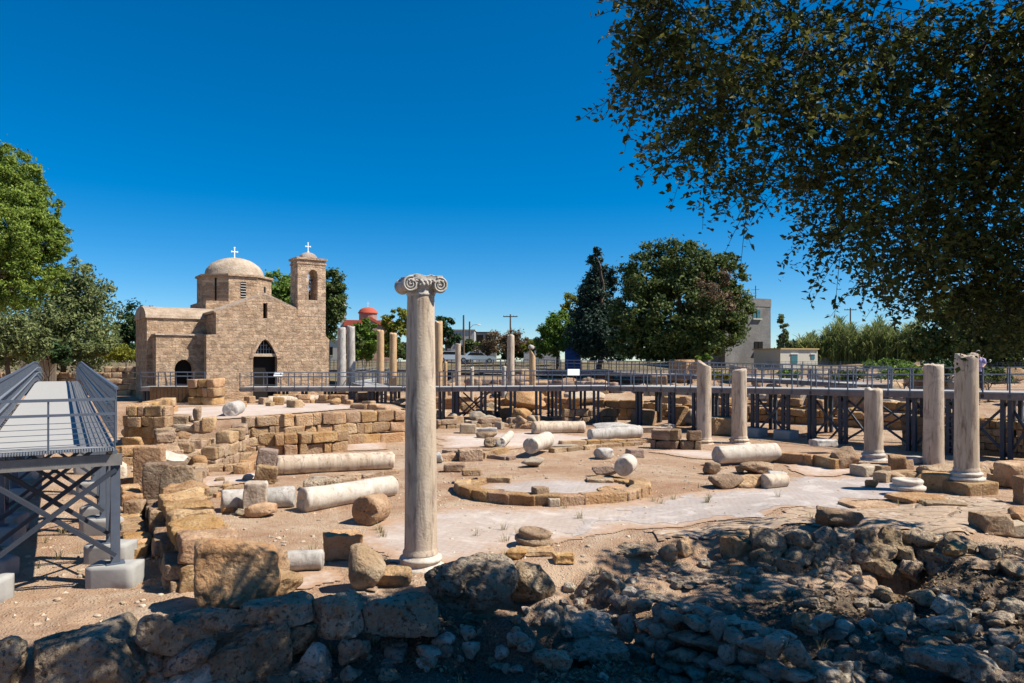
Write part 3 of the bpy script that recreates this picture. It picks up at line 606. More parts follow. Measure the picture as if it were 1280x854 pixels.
# near left walkway
dv = np.array([-.53, .848, 0]); pv = np.array([.848, .53, 0]); R0 = np.array([-7.12, 12.9, 2.47])
SP = [(0, 0), (9, .13), (18, .28), (27.5, .46), (33, .42), (43, -.1)]; RIGHT = [R0 + dv * s + np.array([0, 0, z]) for s, z in SP]; LEFT = [q - pv * 1.92 for q in RIGHT]
org = R0 - pv * .96; e = empty("raised_walkway", tuple(org), label="near left walkway with slatted grey deck and blue-grey balustrades on a braced steel frame", cat="walkway")
b = MB()
for i in range(len(SP) - 1):
    dz = np.array([0, 0, .05]); A_, B_, C_, D_ = LEFT[i], RIGHT[i], RIGHT[i + 1], LEFT[i + 1]; b.add(np.array([A_, B_, C_, D_, A_ - dz, B_ - dz, C_ - dz, D_ - dz]) - org, [(0,1,2,3),(7,6,5,4),(0,4,5,1),(1,5,6,2),(2,6,7,3),(3,7,4,0)])
dk = b.build("deck", DECK, e)
b = MB()                                                                      # corrugated front lip of the deck
for k in range(48): q = LEFT[0] + (RIGHT[0] - LEFT[0]) * (k + .5) / 48; b.box(q - dv * .06 + np.array([0, 0, -.03]) - org, (.024, .16, .045), math.atan2(pv[1], pv[0]))
b.build("deck_edge_strip", STEELL, e)
for S, sg in ((RIGHT, 1), (LEFT, -1)):
    b = MB()
    for i in range(len(SP) - 1): b.beam(S[i] - np.array([0, 0, .16]) - org, S[i + 1] - np.array([0, 0, .16]) - org, .08, .2)
    b.build("edge_beam", STEEL, e)
    o_ = pv * .03 * sg; r = MB(); z1 = np.array([0, 0, 1.05])
    for i in range(len(SP) - 1):
        r.beam(S[i] + o_ + z1 - org, S[i + 1] + o_ + z1 - org, .06, .05)
        r.beam(S[i] + o_ + np.array([0, 0, .1]) - org, S[i + 1] + o_ + np.array([0, 0, .1]) - org, .03, .04)
        for k in range(5): zz = np.array([0, 0, .22 + k * .14]); r.beam(S[i] + o_ + zz - org, S[i + 1] + o_ + zz - org, .012, .012)
    for s in np.arange(0, 43, .105): q, t = along(S, s); r.box(q + o_ + np.array([0, 0, .56]) - org, (.055, .012, .96), math.atan2(t[1], t[0]))
    rail = r.build("balustrade", STEEL, e)
    hr = MB(); i_ = -pv * .1 * sg
    for zz, w_ in ((.78, .045), (.52, .04)):
        pts = [S[i] + i_ + np.array([0, 0, zz]) - org for i in range(len(SP))]; hr.tube(pts, w_ * .55, 8)
    hr.build("handrail", STEELL, rail)
fr = MB(); dn = -dv * .05
for zz, w_ in ((.86, .05), (.60, .045)): fr.beam(LEFT[0] + dn + np.array([0, 0, zz]) - org, RIGHT[0] + dn + np.array([0, 0, zz]) - org, w_, w_)
for k in range(5): zz = np.array([0, 0, .08 + k * .095]); fr.beam(LEFT[0] + dn + zz - org, RIGHT[0] + dn + zz - org, .011, .011)
for f_ in (0, .48, 1.): q = LEFT[0] + (RIGHT[0] - LEFT[0]) * f_ + dn; fr.box(q + np.array([0, 0, .4]) - org, (.022, .022, .92))
fr.build("end_railing", STEEL, e)
fb = MB(); fb.beam(LEFT[0] - pv * .1 + dv * .02 - np.array([0, 0, .23]) - org, RIGHT[0] + pv * .12 + dv * .02 - np.array([0, 0, .23]) - org, .09, .2); fb.build("cross_beam", m_plain("galvanised_cross_beam", (.21, .195, .18), .55, .3, .25, 7), e)
def bent(s, sec=True):
    tops = []
    for S, sg in ((RIGHT, 1), (LEFT, -1)):
        q, t = along(S, s); q = q + pv * .02 * sg; zg = h(q[0], q[1]); b = MB()
        b.box((0, 0, (q[2] - .3 - zg) / 2 + .12), (.15, .15, q[2] - .54 - zg), math.atan2(pv[1], pv[0])); b.box((0, 0, .385), (.3, .3, .025), math.atan2(pv[1], pv[0])); l = b.build("leg", STEEL, e); l.location = np.array([q[0], q[1], zg]) - org
        b = MB(); v, f = block_v((.82, .5, .5), 4, 22, .012, int(s * 7) + sg); b.add(v, f); b.build("footing", CONC, l, True).location = (0, 0, .13); tops.append((q, zg)); l.children[0].rotation_euler[2] = .05
    (a, za), (c, zc) = tops; up1 = np.array([0, 0, 1.]); b = MB()
    for o_ in (-.05, .05):
        b.beam(np.array([a[0], a[1], za + .55]) - dv * (.09 + o_) - org, c - up1 * .4 - dv * (.09 + o_) - org, .04, .07); b.beam(np.array([c[0], c[1], zc + .55]) - dv * (.16 + o_) - org, a - up1 * .4 - dv * (.16 + o_) - org, .04, .07)
    b.build("cross_brace", STEELD, e)
for s in (.15, 1.75, 4.6, 6.2, 10.5, 15, 20): bent(s)
for S in (RIGHT, LEFT):
    for s0, s1 in ((.15, 1.75), (4.6, 6.2)):
        b = MB(); a, _ = along(S, s0); c, _ = along(S, s1); b.beam(np.array([a[0], a[1], h(a[0], a[1]) + .5]) - org, c - np.array([0, 0, .4]) - org, .04, .06); b.beam(np.array([c[0], c[1], h(c[0], c[1]) + .5]) - org, a - np.array([0, 0, .4]) - org, .04, .06); b.build("cross_brace", STEELD, e)
def notice(p, rz, label, wd=.75, ht=.5, tilt=50):
    e2 = empty("notice_board", p, rz, label=label, cat="notice board"); b = MB(); b.box((0, 0, 0), (wd, ht, .035), 0, 0, R(tilt)); o = b.build("panel", WHITE, e2); b = MB(); b.box((0, .03, -.28), (.05, .05, .6)); b.build("stand", STEEL, e2)
notice(upd(717, 465.5, 45.6), -.1, "white tilted notice board on the rail of the middle walkway")
notice(upd(348, 468, 50.5), 0, "white notice board on the rail in front of the church door", .6, .35)

# ---------------------------------------------------------------- old stone church
PH = R(35); cu = np.array([math.cos(PH), math.sin(PH)]); cvv = np.array([-math.sin(PH), math.cos(PH)]); C0 = np.array([-22.07, 52.0]); CZ = 1.1
ch = empty("stone_church", (C0[0], C0[1], CZ), PH, label="small old stone church with a low dome and a bell tower", cat="church")
def cl(px, py, v):                                    # church-local (u, w) of a photo pixel on the plane v
    o = C0 + cvv * v; k = (px - CX) / F; u = (k * o[1] - o[0]) / (cu[0] - k * cu[1]); Y = o[1] + u * cu[1]; return u, EYE - (py - HY) / F * Y - CZ
fr_ = lambda a, d, b: (a, d, b)
def arch(u0, u1, ws, wa, n=10, pointed=False):
    c = (u0 + u1) / 2; hw = (u1 - u0) / 2; o = []
    for i in range(n + 1):
        a = i / n * math.pi; x = -math.cos(a); y = math.sin(a)**(.72 if pointed else 1.)
        if pointed: y = 1 - abs(x)**1.7
        o.append((c + hw * x, ws + (wa - ws) * y))
    return o
W_ = cl(412, 450, 0)[0]; uc, apex = cl(331.5, 424, 0); d0, _ = cl(316.3, 450, 0); d1, lint = cl(346.6, 444, 0); uc = (d0 + d1) / 2
_, peak = cl(333, 368, 0); _, e0 = cl(270, 390, 0); _, e1 = cl(372, 387, 0); st = cl(270, 418, 0); ut0 = cl(372, 400, 0)[0]; ut1 = cl(407, 400, 0)[0]; ttop = cl(390, 325, 0)[1]
ar = arch(d0, d1, lint, apex, 12, True); n2 = len(ar) // 2; s0w, s1w = cl(332, 398, 0)[1], cl(332, 379, 0)[1]
b = MB()
b.prism([(0, -1), (d0, -1)] + ar[:n2 + 1] + [(uc, s0w), (uc - .16, s0w), (uc - .16, s1w), (uc, s1w), (uc, peak), (st[0], e0), (st[0], st[1]), (0, st[1] - .05)], 0, .8, fr_)
b.prism([(d1, -1), (W_, -1), (W_, cl(411, 425, 0)[1]), (ut1, cl(408, 420, 0)[1]), (ut1 - .01, e1), (ut0, e1), (uc, peak), (uc, s1w), (uc + .16, s1w), (uc + .16, s0w)] + ar[n2:], 0, .8, fr_)
b.box((uc, .41, (apex + s0w) / 2 + .1), (.5, .79, s0w - apex - .2)); b.build("facade_wall", CHW, ch)
b = MB(); ar2 = arch(d0 - .28, d1 + .28, lint - .25, apex + .3, 12, True); ar1 = arch(d0, d1, lint - .25, apex, 12, True)
for i in range(len(ar1) - 1): b.prism([ar1[i], ar1[i + 1], ar2[i + 1], ar2[i]], -.05, .1, fr_)
b.build("door_arch", CHW2, ch)
b = MB(); b.box((uc, .62, lint / 2), (d1 - d0 - .01, .1, lint + 2)); b.box((uc, .62, (lint + apex) / 2 + .1), (d1 - d0 - .02, .08, apex - lint - .1)); dr = b.build("doorway", DARK, ch)
b = MB(); b.box((uc, .3, lint), (d1 - d0 + .05, .4, .22)); b.build("lintel", LIMEP, dr)
b = MB()
for k in range(-3, 4): b.box((uc + k * .21, .45, (lint + apex) / 2 - .05 - abs(k) * .11), (.035, .03, apex - lint - .2 - abs(k) * .22))
for zz in (.45, .75): b.box((uc, .45, lint + zz), ((d1 - d0) * (1.1 - zz), .03, .03))
b.build("fanlight_grille", STEELL, dr)
b = MB(); b.box((uc, .5, (s0w + s1w) / 2), (.3, .1, s1w - s0w)); b.build("window", DARK, ch)
# nave, roof, transept, drum, dome
b = MB(); b.prism([(st[0] + .02, -1), (ut1 - .3, -1), (ut1 - .3, e1 - .1), (uc, peak - .14), (st[0] + .02, e0 - .12)], .8, 13, fr_)
b.build("nave_wall", CHW, ch)
b = MB(); b.prism([(st[0] - .05, e0 - .06), (uc, peak + .0), (uc, peak + .12), (st[0] - .2, e0 + .08)], .05, 8, fr_); b.prism([(uc, peak), (ut0, e1 - .04), (ut0, e1 + .1), (uc, peak + .12)], .05, 8, fr_); b.build("roof", PLAST, ch)
WV = 1.56; ul = cl(195, 450, WV)[0]; _, wt = cl(230, 419, WV); a0 = cl(218.3, 450, WV)[0]; a1, ws = cl(241.5, 462, WV); _, wa = cl(230, 449.5, WV)
b = MB(); b.prism([(ul, -1), (a0, -1)] + arch(a0, a1, ws, wa, 14) + [(a1, -1), (st[0] + .1, -1), (st[0] + .1, wt), (ul, wt - .1)], WV, WV + .75, fr_)
b.box(((ul + st[0]) / 2, WV + 2.4, wt / 2 - .55), (st[0] - ul - .004, 3.29, wt + .85)); b.build("side_wing_wall", CHW, ch)
b = MB(); b.box(((a0 + a1) / 2, WV + .7, wa / 2 - .5), (a1 - a0 + .02, .1, wa + 1.2)); b.build("side_doorway", DARK, ch)
b = MB(); b.box(((ul + st[0]) / 2, WV + 1.95, wt + .03), (st[0] - ul + .12, 4.1, .12)); b.build("roof", PLAST, ch)
TV = 3.2; tl = cl(181, 420, TV + 1)[0]; tw = cl(215, 398, TV)[1]; ta = cl(215, 386.5, TV + 2.4)[1]; TD = 5.6
sec = [(TV, -1), (TV, tw)] + [(TV + TD / 2 - TD / 2 * math.cos(a), tw + (ta - tw) * math.sin(a)) for a in np.linspace(.2, math.pi - .2, 11)] + [(TV + TD, tw), (TV + TD, -1)]
b = MB(); b.prism(sec, tl, st[0] + .3, lambda a, d, bb: (d, a, bb)); b.build("transept_wall", CHW, ch)
sec = [(TV + TD / 2 - (TD / 2 + .12) * math.cos(a), tw + (ta - tw + .14) * math.sin(a)) for a in np.linspace(0, math.pi, 15)]
b = MB(); b.prism(sec, tl - .1, st[0] + 1.2, lambda a, d, bb: (d, a, bb)); b.build("vault_roof", PLAST, ch, False)
DU, DV = uc, 9.0; dzt = 11.05 - CZ; dzb = 6.5
b = MB(); b.box((DU, DV, dzb), (5.9, 6, 2.6)); b.build("drum_base", CHW, ch)
Rd = 3.02; oc = [(DU + Rd * math.cos(R(22.5 + 45 * k)), DV + Rd * math.sin(R(22.5 + 45 * k))) for k in range(8)]
b = MB(); b.prism(oc, dzb + 1, dzt, lambda a, d, bb: (a, bb, d)); dm = b.build("drum", CHW, ch)
oc2 = [(DU + (Rd + .16) * math.cos(R(22.5 + 45 * k)), DV + (Rd + .16) * math.sin(R(22.5 + 45 * k))) for k in range(8)]
b = MB(); b.prism(oc2, dzt - .02, dzt + .14, lambda a, d, bb: (a, bb, d)); b.build("cornice", CHW2, dm)
for k, (wd, hh) in ((0, (.42, 1.35)), (1, (.3, .9)), (-1, (.16, 1.9))):
    a = R(-90 + 45 * k); ap = Rd * math.cos(R(22.5)); c_ = (DU + ap * math.cos(a), DV + ap * math.sin(a), dzt - 1.15)
    b = MB(); b.box(c_, (wd, .03, hh), a + math.pi / 2); o = b.build("window", DARK, dm)
    if k == 0:
        b = MB()
        for j in range(6): b.box((c_[0], c_[1] - .03, c_[2] - .55 + j * .22), (wd, .02, .035))
        b.build("grille", WHITE, o)
b = MB(); b.lathe([(2.42, 0), (2.4, .12)] + [(2.38 * math.cos(t), .12 + 1.58 * math.sin(t)) for t in np.linspace(.08, math.pi / 2 - .02, 16)] + [(.01, 1.70)], 40, Matrix.Translation((DU, DV, dzt + .12)), 0, lambda v: v * (1 + .014 * fbm(v * 2.6, 3)[:, None])); b.build("dome", PLAST, ch, True)
def cross(e_, p, s):
    b = MB(); p = np.array(p); b.box(p + np.array([0, 0, .5 * s]), (.09 * s, .07 * s, 1.0 * s)); b.box(p + np.array([0, 0, .62 * s]), (.52 * s, .068 * s, .088 * s))
    for dx, dz in ((-.26, .62), (.26, .62), (0, 1.0)): b.box(p + np.array([dx * s, 0, dz * s]), (.15 * s if not dx else .08 * s, .075 * s, .15 * s if dx else .08 * s))
    b.box(p, (.2 * s, .2 * s, .16 * s)); return b.build("cross", WHITE, e_)
cross(ch, (DU, DV, dzt + 1.78), .95)
# bell tower
b0 = cl(385.7, 360, 0)[0]; b1, bs_ = cl(397, 375.7, 0); ba = cl(391, 337, 0)[1]; TB = 1.7; tc_ = (ut0 + ut1) / 2
b = MB(); b.prism([(ut0, e1 - .6), (ut1, e1 - .6), (ut1, ttop), (tc_, ttop)] + [(tc_, ba)] + arch(b0, b1, ba - .5, ba, 10)[5:] + [(b1, bs_), (tc_, bs_), (tc_, e1 - .3)][0:2] + [(tc_, e1 - .6)], -.02, TB, fr_) if False else None
arx = arch(b0, b1, ba - .45, ba, 12)
b.prism([(ut0, e1 - .5), (tc_, e1 - .5), (tc_, bs_), (b0, bs_)] + arx[:7] + [(tc_, ttop), (ut0, ttop)], -.02, TB, fr_)
b.prism([(tc_, e1 - .5), (ut1, e1 - .5), (ut1, ttop), (tc_, ttop)] + arx[6:] + [(b1, bs_), (tc_, bs_)], -.02, TB, fr_)
tw_ = b.build("bell_tower", CHW2, ch)
b = MB(); b.box((tc_, TB / 2, ttop + .07), (ut1 - ut0 + .24, TB + .26, .16)); b.box((tc_, TB / 2, ttop - .3), (ut1 - ut0 + .12, TB + .12, .12)); b.build("cornice", CHW2, tw_)
b = MB(); b.lathe([(.72 * math.cos(t), .55 * math.sin(t)) for t in np.linspace(0, math.pi / 2 - .02, 10)] + [(.01, .55)], 24, Matrix.Translation((tc_, TB / 2, ttop + .14))); b.build("cap_dome", PLAST, tw_, True)
cross(tw_, (tc_, TB / 2, ttop + .7), .75)
b = MB(); b.lathe([(.03, .3), (.1, .28), (.14, .1), (.22, 0), (.18, -.02), (.02, 0)], 16, Matrix.Translation((tc_, TB / 2, ba - 1.1))); b.box((tc_, TB / 2, ba - .75), (b1 - b0, .07, .09)); b.build("bell", IRON, tw_, True)
# ---------------------------------------------------------------- ruined walls of squared blocks
U = lambda a, b, z=0: up(a, b, z)[:2]
masonry([U(352, 562), U(430, 556), U(520, 550)], [1.62, 1.7, 1.7], .6, "long two-metre ashlar wall holding up the pale terrace before the church", LIMEO, .55, .85, base=0, seed=21, rough=.06)
masonry([U(298, 571), U(372, 568), U(432, 563)], [1.05, .98, .75], .55, "lower stepped ashlar wall in front of the long terrace wall", LIMEO, .5, .75, base=0, seed=22, ragged=.25, rough=.07)
masonry([U(262, 588), U(296, 576), U(300, 566)], [1.0, 1.2, 1.5], .6, "ragged corner of brown blocks at the left end of the stepped wall", LIME, .45, .6, base=0, seed=23, ragged=.35, rough=.08)
masonry([U(300, 560), U(352, 556)], [1.5, 1.5], .5, "short wall of weathered blocks joining the terrace wall to its ragged corner", LIME, .5, .6, base=0, seed=24, rough=.07)
masonry([(-19.4, 41), (-17.6, 33.4), (-15.8, 33.2)], [1.9, 1.95, 1.9], .7, "high block pier wall at the left edge of the pale terrace", LIMEO, .48, .8, base=.1, seed=25, ragged=.2, rough=.06)
masonry([(-5.3, 12.6), (-6.6, 14.9), (-8.5, 18.4)], [.98, .95, .9], .9, "thick near wall of orange-brown blocks running back beside the walkway", LIMEO, .5, .72, base=0, seed=26, ragged=.3, rough=.13, n=14, k=11.)
masonry([(-5.0, 12.9), (-6.1, 14.9), (-7.9, 18.2)], [.5, .45, .5], .5, "low inner ledge of pale blocks along the thick near wall", LIME, .45, .6, base=0, seed=126, rough=.13, n=10, k=9.)
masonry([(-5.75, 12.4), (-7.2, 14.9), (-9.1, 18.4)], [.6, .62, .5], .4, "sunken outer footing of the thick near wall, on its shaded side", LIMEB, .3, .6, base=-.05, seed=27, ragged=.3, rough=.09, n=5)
masonry([(-10.6, 21.5), (-12.4, 26), (-15.2, 31.5)], [.75, .9, 1.2], .7, "ragged wall of tan blocks between the thick near wall and the block pier", LIME, .4, .6, base=0, seed=28, ragged=.45, rough=.08)
masonry([U(168, 700), U(165, 640), U(160, 600)], [.35, .5, .7], .5, "low crumbling wall line beside the walkway footings", LIMEO, .3, .5, base=0, seed=29, ragged=.5, rough=.09)
masonry([U(232, 592), U(350, 584)], [.3, .3], .45, "single row of kerb blocks behind the fallen columns at left", LIME, .3, .7, base=.0, seed=30, rough=.06)
masonry([U(235, 580), U(335, 573)], [.42, .4], .45, "second low row of blocks behind the kerb blocks", LIME, .36, .65, base=.0, seed=31, ragged=.2, rough=.07)
masonry([U(420, 548, .2), U(500, 546, .2)], [.35, .35], .5, "low course at the foot of the terrace wall behind the marble slabs", LIME, .3, .7, base=.0, seed=32)
masonry([U(238, 614), U(258, 574)], [.4, .45], .5, "low wall stub running back from the white strip", LIME, .36, .6, base=0, seed=51, ragged=.35, rough=.08)
masonry([U(300, 594), U(338, 566)], [.5, .6], .5, "short cross wall running back to the stepped wall", LIMEO, .4, .6, base=0, seed=52, ragged=.3, rough=.08)
masonry([U(206, 584), U(262, 566)], [.7, .8], .55, "eroded wall line before the terrace edge at left", LIME, .38, .55, base=0, seed=53, ragged=.4, rough=.09)
masonry([U(150, 582), U(204, 578)], [1.0, .9], .6, "low ochre wall in front of the block pier", LIMEO, .4, .7, base=0, seed=54, ragged=.3, rough=.08)
masonry([U(430, 600), U(500, 592)], [.22, .2], .4, "sunken stone line behind the nearest fallen column", LIME, .22, .6, base=0, seed=55, ragged=.2, rough=.08)
masonry([U(556, 566), U(640, 575)], [.2, .18], .4, "sunken stone line left of the fluted drum", LIMEK, .2, .6, base=0, seed=56, ragged=.3, rough=.08)
masonry([U(700, 556), U(815, 553), U(860, 558)], [.25, .22, .22], .45, "low kerb line along the rear earth strip", LIMEO, .25, .8, base=0, seed=57, ragged=.15, rough=.08)
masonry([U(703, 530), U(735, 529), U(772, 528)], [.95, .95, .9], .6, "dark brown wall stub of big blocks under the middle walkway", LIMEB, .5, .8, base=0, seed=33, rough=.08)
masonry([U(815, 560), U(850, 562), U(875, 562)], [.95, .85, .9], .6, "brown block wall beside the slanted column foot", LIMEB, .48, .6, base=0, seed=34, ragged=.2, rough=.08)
masonry([U(970, 577), U(1012, 582), U(1050, 588)], [.55, .5, .42], .45, "low tan block wall in front of the steel legs", LIMEO, .5, .75, base=0, seed=35, rough=.06)
masonry([U(548, 577), U(600, 573), U(632, 566)], [.32, .34, .3], .5, "broken row of low blocks along the rear pale pavement", LIME, .34, .8, base=0, seed=36, ragged=.2, rough=.09)
masonry([U(690, 566), U(740, 561), U(800, 556)], [.22, .22, .2], .4, "faint low stone edging behind the white drums", LIME, .25, .8, base=0, seed=37, rough=.07)
masonry([U(545, 536), U(600, 534), U(660, 533)], [.5, .5, .45], .5, "tumbled course of tan blocks before the middle walkway legs", LIME, .3, .8, base=0, seed=38, ragged=.3, rough=.09)
masonry([(8.4, 47.5), (14, 43.5), (19, 38.5), (25, 33)], [1.1, 1.3, 1.3, 1.3], .6, "retaining wall of ochre blocks seen between the steel legs at right", LIMEO, .42, .7, base=.1, seed=39, ragged=.2, rough=.07, n=3)
masonry([(10, 54), (18, 48), (26, 41)], [.8, .9, .9], .7, "upper pale ruin wall beyond the right walkway", LIMEP, .4, .8, base=1.5, seed=40, ragged=.3, rough=.08, n=3)
masonry([(-8, 53.5), (-2, 53.5), (5, 51.5)], [.9, .9, .9], .6, "ochre wall line beneath the rail of the middle walkway", LIMEO, .45, .8, seed=41, ragged=.3, rough=.08, n=3)
masonry([(-7, 62), (0, 62), (9, 58)], [.9, .9, .8], .6, "rubble wall line between the middle and farthest walkways", LIMEK, .45, .8, seed=42, ragged=.3, rough=.08, n=3)
masonry([upd(330, 500, 49)[:2], upd(400, 500, 49.4)[:2], upd(440, 500, 49)[:2]], [.65, .6, .5], .5, "low red-brown wall just before the church door walkway", LIMEO, .35, .7, seed=43, ragged=.3, n=3)
masonry([upd(440, 500, 44)[:2], upd(505, 500, 43)[:2]], [.55, .6], .5, "low block wall behind the terrace wall, left of the Ionic column", LIMEO, .4, .8, seed=44, ragged=.2, n=3)
masonry([upd(242, 500, 49)[:2], upd(275, 500, 48.6)[:2]], [2.0, 1.9], 1.3, "squat ochre block pier between the two church walkways", LIMEO, .6, .9, seed=45, n=4, rough=.05)
masonry([upd(132, 480, 62)[:2], upd(182, 480, 62)[:2]], [2.6, 2.5], .8, "boundary wall of pale stone left of the church", LIME, .5, 1.0, seed=46, n=3)
masonry([upd(-20, 480, 64)[:2], upd(60, 480, 64)[:2], upd(132, 480, 62.6)[:2]], [1.8, 1.9, 2.2], .7, "boundary wall behind the near left walkway", LIME, .5, 1.0, seed=47, n=3)
b = MB(); c_ = upd(215, 500, 49.6); b.box((0, 0, 0), (3.0, .08, 1.05))
for k in range(12): b.box((-1.4 + k * .25, -.05, 0), (.2, .03, 1.0))
o = b.build("timber_screen", m_plain("rusty_timber", (.13, .075, .04), .9, 0, .25, 4)); o.location = (c_[0], c_[1], 1.75); tag(o, "dark brown board screen below the side arch platform", "screen")

# ---------------------------------------------------------------- semicircular stone ring
ring = MB(); cen = np.array(gp(690, 613)[:2]); rx_, ry_ = 2.62, 2.35; k = 0
for a0_ in np.linspace(R(150), R(408), 19):
    a = a0_; m = cen + np.array([math.cos(a) * rx_ * 1.06, math.sin(a) * ry_ * .95]); front = math.sin(a) < .25; hh = .28 if front else .14
    v, q = block_v((.86, .5, hh + .1), 6, 10, .06, 500 + k); tn = math.atan2(math.cos(a) * ry_, -math.sin(a) * rx_); v = v @ rotm(0, 0, tn).T; ring.add(v + np.array([m[0] - cen[0], m[1] - cen[1], hh / 2 - .05]), q); k += 1
o = ring.build("apse_ring_wall", LIMEO, None, True); o.location = (cen[0], cen[1], h(*cen)); tag(o, "low curved ring of tan blocks round a small mosaic floor", "wall")
P = [(cen[0] + math.cos(a) * rx_ * .93, cen[1] + math.sin(a) * ry_ * .8) for a in np.linspace(0, 2 * math.pi, 24)[:-1]]
floor_sheet("mosaic_floor", [(CX + F * x / y, HY + F * (EYE - h(x, y)) / y) for x, y in P], MOSG, .1, .06, .08)
GR = "blocks standing on the curved ring"
stone(589, 606, 24, 10, "square block on the far left end of the curved stone ring", 'block', LIMEO, .1, dz=.28, group=GR)
stone(625, 618, 29, 10, "flat block lying on the front left of the curved ring", 'block', LIMEO, -.15, dz=.33, group=GR)
stone(675, 631, 19, 24, "upright block breaking the front of the curved ring", 'block', LIME, .5, group=GR)
stone(692, 634, 14, 12, "small yellowish block right of the upright one in the ring front", 'block', LIMEP, .2)
stone(765, 618, 34, 10, "flat stone heaped at the right end of the curved ring", 'rock', LIMEO, .2, dz=.05)
stone(783, 625, 26, 14, "brown stone carrying the white drum at the ring's right end", 'block', LIME, .3)
stone(750, 606, 34, 9, "thin slab behind the white drum at the ring", 'block', LIME, -.1)
fallen((779, 604), (785, 598), .31, .33, "white column drum lying on the stones at the right end of the ring", MARB, "column_drum", "column drum", lift=.22, seed=71)
# ---------------------------------------------------------------- fallen shafts and drums
fallen((345, 594), (491, 586), .36, .33, "long straight fallen marble column before the stepped wall", MARBC, seed=61)
fallen((378, 641), (491, 619), .33, .30, "fallen white column nearest the tan drum, pointing back to the right", MARB, seed=62)
fallen((278, 640), (368, 634), .30, .29, "fallen column crossed by an upright block, left of the nearest one", MARBG, seed=63)
fallen((455, 658), (474, 650), .37, .36, "round ochre drum lying alone left of the Ionic column", LIMEO, "column_drum", "column drum", seed=64)
fallen((666, 543), (730, 541), .36, .34, "fallen tan column at the back edge of the rear pavement", MARBC, seed=65)
fallen((737, 551), (800, 547), .3, .33, "fallen grey-white column with a dark break, near the brown block wall", MARBG, seed=66)
fallen((896, 583), (970, 578), .34, .34, "pale fallen column propped on rocks at right of the court", MARB, seed=67, lift=.1)
fallen((663, 573), (684, 565), .34, .36, "white fluted drum tilted on a smaller white stone", MARB, "column_drum", "column drum", seed=68, lift=.2, fl=20)
fallen((626, 566), (638, 553), .22, .2, "slim white shaft stub leaning among the low blocks", MARB, "column_drum", "column drum", seed=69, lift=.18)
fallen((955, 611), (982, 609), .24, .22, "short pale drum at the right of the propped column's rocks", MARBC, "column_drum", "column drum", seed=70)
fallen((353, 716), (404, 713), .2, .2, "fluted grey-white half column sunk beside the ochre block", MARBG, "column_drum", "column drum", seed=72, fl=18)
fallen(tuple([335, 506]), (412, 504), .3, .3, "long tan fallen column by the church walkway", MARBC, seed=73)
fallen((414, 503), (437, 502), .33, .33, "grey stub continuing the long tan column by the church walkway", MARBG, "column_drum", "column drum", seed=74)
fallen((446, 501), (477, 500), .3, .3, "pale column piece lying under the church walkway", MARBC, "column_drum", "column drum", seed=75)
fallen((288, 522), (298, 517), .4, .38, "bluish white drum on the pale terrace before the church", MARBG, "column_drum", "column drum", seed=76)
# ---------------------------------------------------------------- single stones of the court
S = stone
S(300, 768, 104, 96, "huge pitted orange block at the near end of the thick wall", 'block', LIMEO, .3, (0, .06), dep=.6, rough=.17, n=30, k=4.5)
S(332, 742, 50, 56, "tall moss-stained block tucked behind the huge pitted one", 'block', LIMEO, -.08, dep=.7, rough=.08, n=16, k=9)
S(342, 757, 62, 44, "rounded pale boulder at the right foot of the huge pitted block", 'rock', LIME, .1, dep=.8, n=18, k=4)
S(429, 702, 46, 38, "squared ochre block left of the Ionic column", 'block', LIMEO, .35, dep=.7, n=14)
S(456, 742, 46, 62, "upright boulder leaning beside the squared ochre block", 'rock', LIME, .6, (0, .18), dep=.75, n=18, rough=.12)
S(493, 738, 40, 34, "rounded rosy boulder at the left foot of the Ionic column", 'rock', LIMEO, .1, dep=.8, n=16, rough=.12)
S(463, 742, 18, 8, "flat chip of stone under the leaning boulder", 'rock', LIME)
S(333, 606, 26, 24, "tilted square post stone behind the fallen columns, lower piece", 'block', LIME, .3, (.1, .15), dep=.7)
S(334, 604, 24, 24, "tilted square post stone behind the fallen columns, upper piece", 'block', LIMEK, .3, (.1, .18), dep=.7, dz=.5)
S(320, 644, 27, 44, "pale upright block in front of the crossed fallen column", 'block', LIMEP, .15, dep=.6)
S(326, 648, 34, 20, "reddish stone lying before the pale upright block", 'rock', LIMEO, .1)
S(302, 646, 14, 11, "small white stone beside the reddish one", 'rock', LIMEP)
S(403, 613, 46, 15, "carved grey cornice fragment behind the nearest fallen column", 'block', LIMEG, .2, dep=.5, rough=.12)
S(398, 604, 30, 10, "notched white moulding fragment atop the carved cornice piece", 'rock', LIMEP, .2, dep=.5, rough=.25)
S(434, 609, 22, 14, "small tan block right of the carved fragment", 'block', LIME, .4)
S(297, 622, 26, 14, "dull brown block behind the crossed column", 'block', LIME, .1)
S(311, 601, 14, 9, "bluish marble chip on the white strip", 'rock', MARBG, .2)
S(188, 626, 34, 72, "tall ochre upright slab, leftmost of three by the walkway", 'block', LIMEO, .1, dep=.7, n=12, k=12)
S(206, 640, 44, 66, "dark-faced upright block in the middle of three by the walkway", 'block', LIMEB, .12, dep=.7, n=12)
S(222, 646, 38, 62, "rounded brown upright stone, rightmost of three by the walkway", 'rock', LIME, .1, dep=.7, n=14, k=6)
S(214, 604, 30, 14, "white sloping slab between the upright stones", 'block', MARB, .2, (.3, .35), dep=.8, dz=.4)
S(198, 680, 20, 44, "narrow leaning stake-like stone on the shaded side of the thick wall", 'block', LIMEO, .2, (0, .05), dep=.8)
S(186, 690, 10, 7, "rosy pebble-like cobble beside the shaded wall foot", 'rock', LIMEK)
S(169, 654, 22, 30, "squared tan block right of the rear walkway footing", 'block', LIME, .1)
S(182, 645, 20, 14, "light block behind the squared tan one at the walkway", 'block', LIMEP, .3)
S(146, 612, 22, 40, "lichen-spotted stone against the walkway beam", 'rock', LIMEP, .1, dep=.7)
